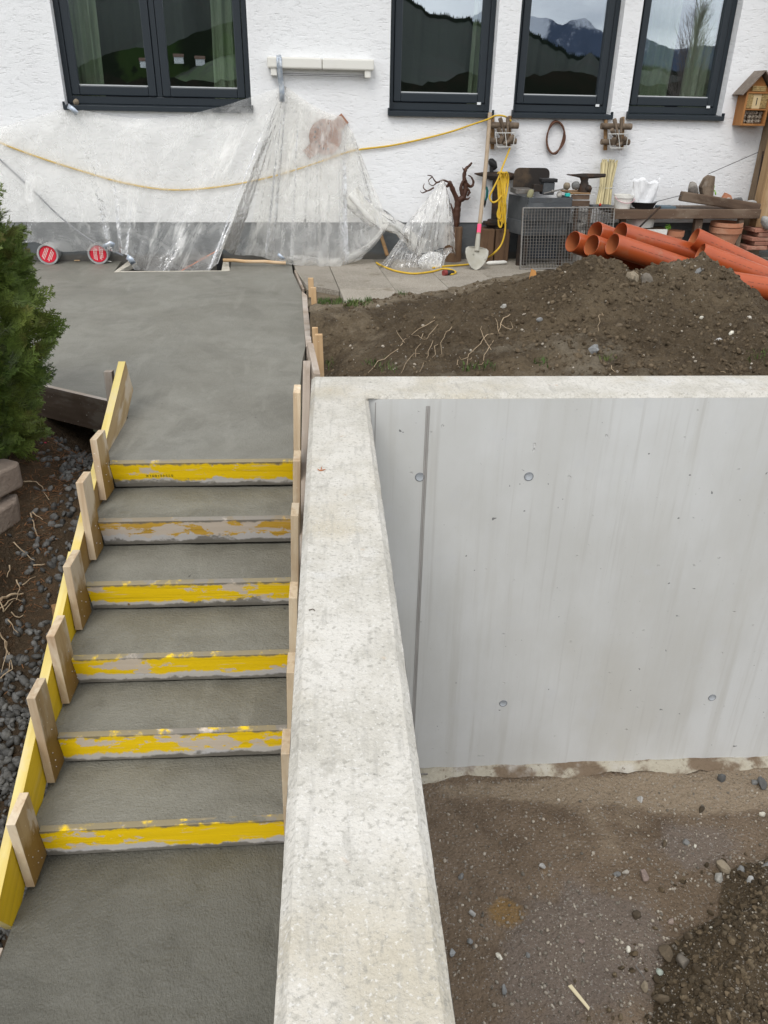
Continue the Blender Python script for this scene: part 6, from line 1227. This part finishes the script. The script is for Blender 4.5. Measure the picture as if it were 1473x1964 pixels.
# ================================================================ the valley behind the photographer, which the windows mirror
PN = HP + HN * (RD - .022)
def mirror(u, v, D):
    p = ppl(u, v, PN, HN); d = p - CAMP; r_ = d - 2 * (d @ HN) * HN; r_ = r_ / math.hypot(r_[0], r_[1]); return p + r_ * D
def ridge(name, lab, prof_, D, m, jag=0.0, back=.35, seed=1, spiky=False, n=420):
    us = np.array([p[0] for p in prof_], float); vs = np.array([p[1] for p in prof_], float)
    U = np.linspace(us[0], us[-1], n); P0, P1, P2, PB = [], [], [], []
    for u in U:
        v = float(np.interp(u, us, vs)); q = mirror(u, v, D); PB.append(q + V3(0, 0, (-.9 * jag * D if spiky else -.03 * D) + jag * D * (.5 * float(vnoise(u * .12, 2, seed)) + .7 * float(vnoise(u * .04, 3, seed))))); q[2] += jag * D * (random.uniform(.25, 1.1) * (len(P2) % 2 if spiky else .5) + .5 * float(vnoise(u * .12, 2, seed)) + .7 * float(vnoise(u * .04, 3, seed)))
        f = q.copy(); dirn = (q - CAMP) * [1, 1, 0]; f = CAMP + dirn * .42; f[2] = -3; m1 = CAMP + dirn * .72; m1[2] = -3 + (PB[-1][2] + 3) * .45 + .02 * D * float(vnoise(u * .015, 5, seed + 1)); bk = CAMP + dirn * (1 + back); bk[2] = -3
        P0.append(f); P1.append(m1); P2.append(q); 
    bks = [CAMP + (q - CAMP) * [1, 1, 0] * (1 + back) + V3(0, 0, -CZ - 3) for q in P2]
    return struct(tag(MB().grid(np.array([P0, P1, PB, P2, bks])).build(name, m, smooth=None if spiky else 60), lab))
M_['forest'] = mat('dark spruce forest', (.012, .019, .013), [dict(s=.12, d=5, lo=.4, hi=.65, c=(.022, .031, .019)), dict(s=.012, lo=.5, hi=.7, c=(.025, .021, .016), a=.6)], rough=1)
M_['meadow'] = mat('steep meadow', (.030, .058, .014), [dict(s=.01, lo=.42, hi=.66, c=(.042, .066, .018)), dict(s=.02, d=8, r=.7, lo=.48, hi=.56, c=(.014, .02, .010)), dict(s=.12, d=4, lo=.58, hi=.64, c=(.012, .018, .008))], rough=1)
M_['mount'] = mat('far mountains', (.10, .13, .19), [dict(ax='z', s=.006, d=7, r=.7, amp=700, lo=370, hi=480, c=(.75, .78, .83)), dict(s=.004, d=6, lo=.5, hi=.7, c=(.075, .10, .15))], rough=1)
ridge('mountains', 'blue snowy mountains across the valley', [(600, 40), (800, 50), (893, 42), (925, 22), (1012, 28), (1030, 36), (1052, 38), (1080, 50), (1100, 40), (1120, 38), (1150, 60), (1200, 66), (1238, 72), (1262, 84), (1290, 96), (1340, 90), (1420, 80), (1600, 95), (1900, 80)], 5200, M_['mount'], .0022, .3, 3, n=300)
ridge('forest_hill', 'dark spruce covered hill across the valley', [(-700, -60), (-200, -90), (60, -40), (180, -4), (210, -8), (300, -50), (500, -80), (650, -40), (770, -6), (795, 10), (830, 22), (870, 34), (893, 38), (930, 52), (975, 50), (1010, 60), (1040, 74), (1080, 94), (1112, 107), (1150, 114), (1220, 128), (1400, 140), (1900, 150)], 1500, M_['forest'], .0036, .25, 5, True, n=1500)
ridge('meadow_slope', 'green meadow slope across the valley', [(-400, 160), (100, 150), (150, 128), (205, 104), (262, 92), (300, 98), (350, 74), (420, 48), (470, 40), (560, 60), (660, 130), (720, 190)], 620, M_['meadow'], .001, .25, 7)
# far farmhouses on that slope
for i, (u, v, lab) in enumerate(((278, 124, 'small farmhouse left on the far green meadow slope'), (343, 116, 'small farmhouse in the middle of the far meadow slope'), (384, 120, 'small farmhouse right on the far green meadow slope'))):
    c = mirror(u, v, 520); w = 2.6; b = MB(); t = thing('farmhouse', lab, 'house', tuple(c), 'farmhouses across the valley')
    b.box(c, (w, 0, 0), (0, w * .7, 0), (0, 0, w * .62)); b.build('wall', M_['plaster'], t); b = MB(); b.prism([c + V3(-w * 1.15, -w * .85, w * .63), c + V3(-w * 1.15, w * .85, w * .63), c + V3(-w * 1.15, 0, w * 1.3)], (2.3 * w, 0, 0)); b.build('roof', bpy.data.materials['brown roof'], t)
# bare poplar seen in the right window
c = mirror(1320, 150, 46); c[2] = -2.7; H_ = mirror(1330, 2, 46)[2] - c[2]
t = thing('bare_tree', 'tall leafless tree mirrored in the right window', 'tree', tuple(c)); M_['twig'] = mat('bare twigs', (.20, .17, .15), rough=.95)
b = MB(); g = np.random.default_rng(3); b.tube([c, c + V3(.1, .1, H_ * .5), c + V3(0, .2, H_)], [.16, .09, .015], 7); b.build('trunk', M_['twig'], t); b = MB()
for k in range(170):
    z = H_ * g.uniform(.22, .96); a = g.uniform(0, 6.28); L = H_ * .34 * (1.12 - z / H_) * g.uniform(.6, 1.2) + .4; p = c + V3(0, 0, z); d = V3(math.cos(a) * .42, math.sin(a) * .42, 1); d /= np.linalg.norm(d); b.tube([p, p + d * L * .5, p + d * L + V3(0, 0, .1)], [.022, .014, .005], 4, cap=False)
    for q in range(7):
        f = g.uniform(.2, 1); d2 = d + g.normal(size=3) * .45; d2 /= np.linalg.norm(d2); p2 = p + d * L * f; b.tube([p2, p2 + d2 * L * .35], [.008, .004], 3, cap=False)
b.build('crown', M_['twig'], t)
# a dark hedge lower down
b = MB(); g = np.random.default_rng(8)
hp_ = []
for u in np.linspace(40, 1500, 130):
    q = mirror(u, 150 + 14 * float(vnoise(u * .02, 1, 4)) + 5 * float(vnoise(u * .2, 1, 5)), 70); hp_.append([V3(q[0], q[1], -2.8), q, q + (q - CAMP) * [.05, .05, 0]])
struct(tag(MB().grid(np.array(hp_)).build('treeline', mat('dark brush', (.014, .018, .010), [dict(s=.8, d=5, lo=.4, hi=.7, c=(.028, .023, .015))], rough=1)), 'dark bushes lining the valley floor'))
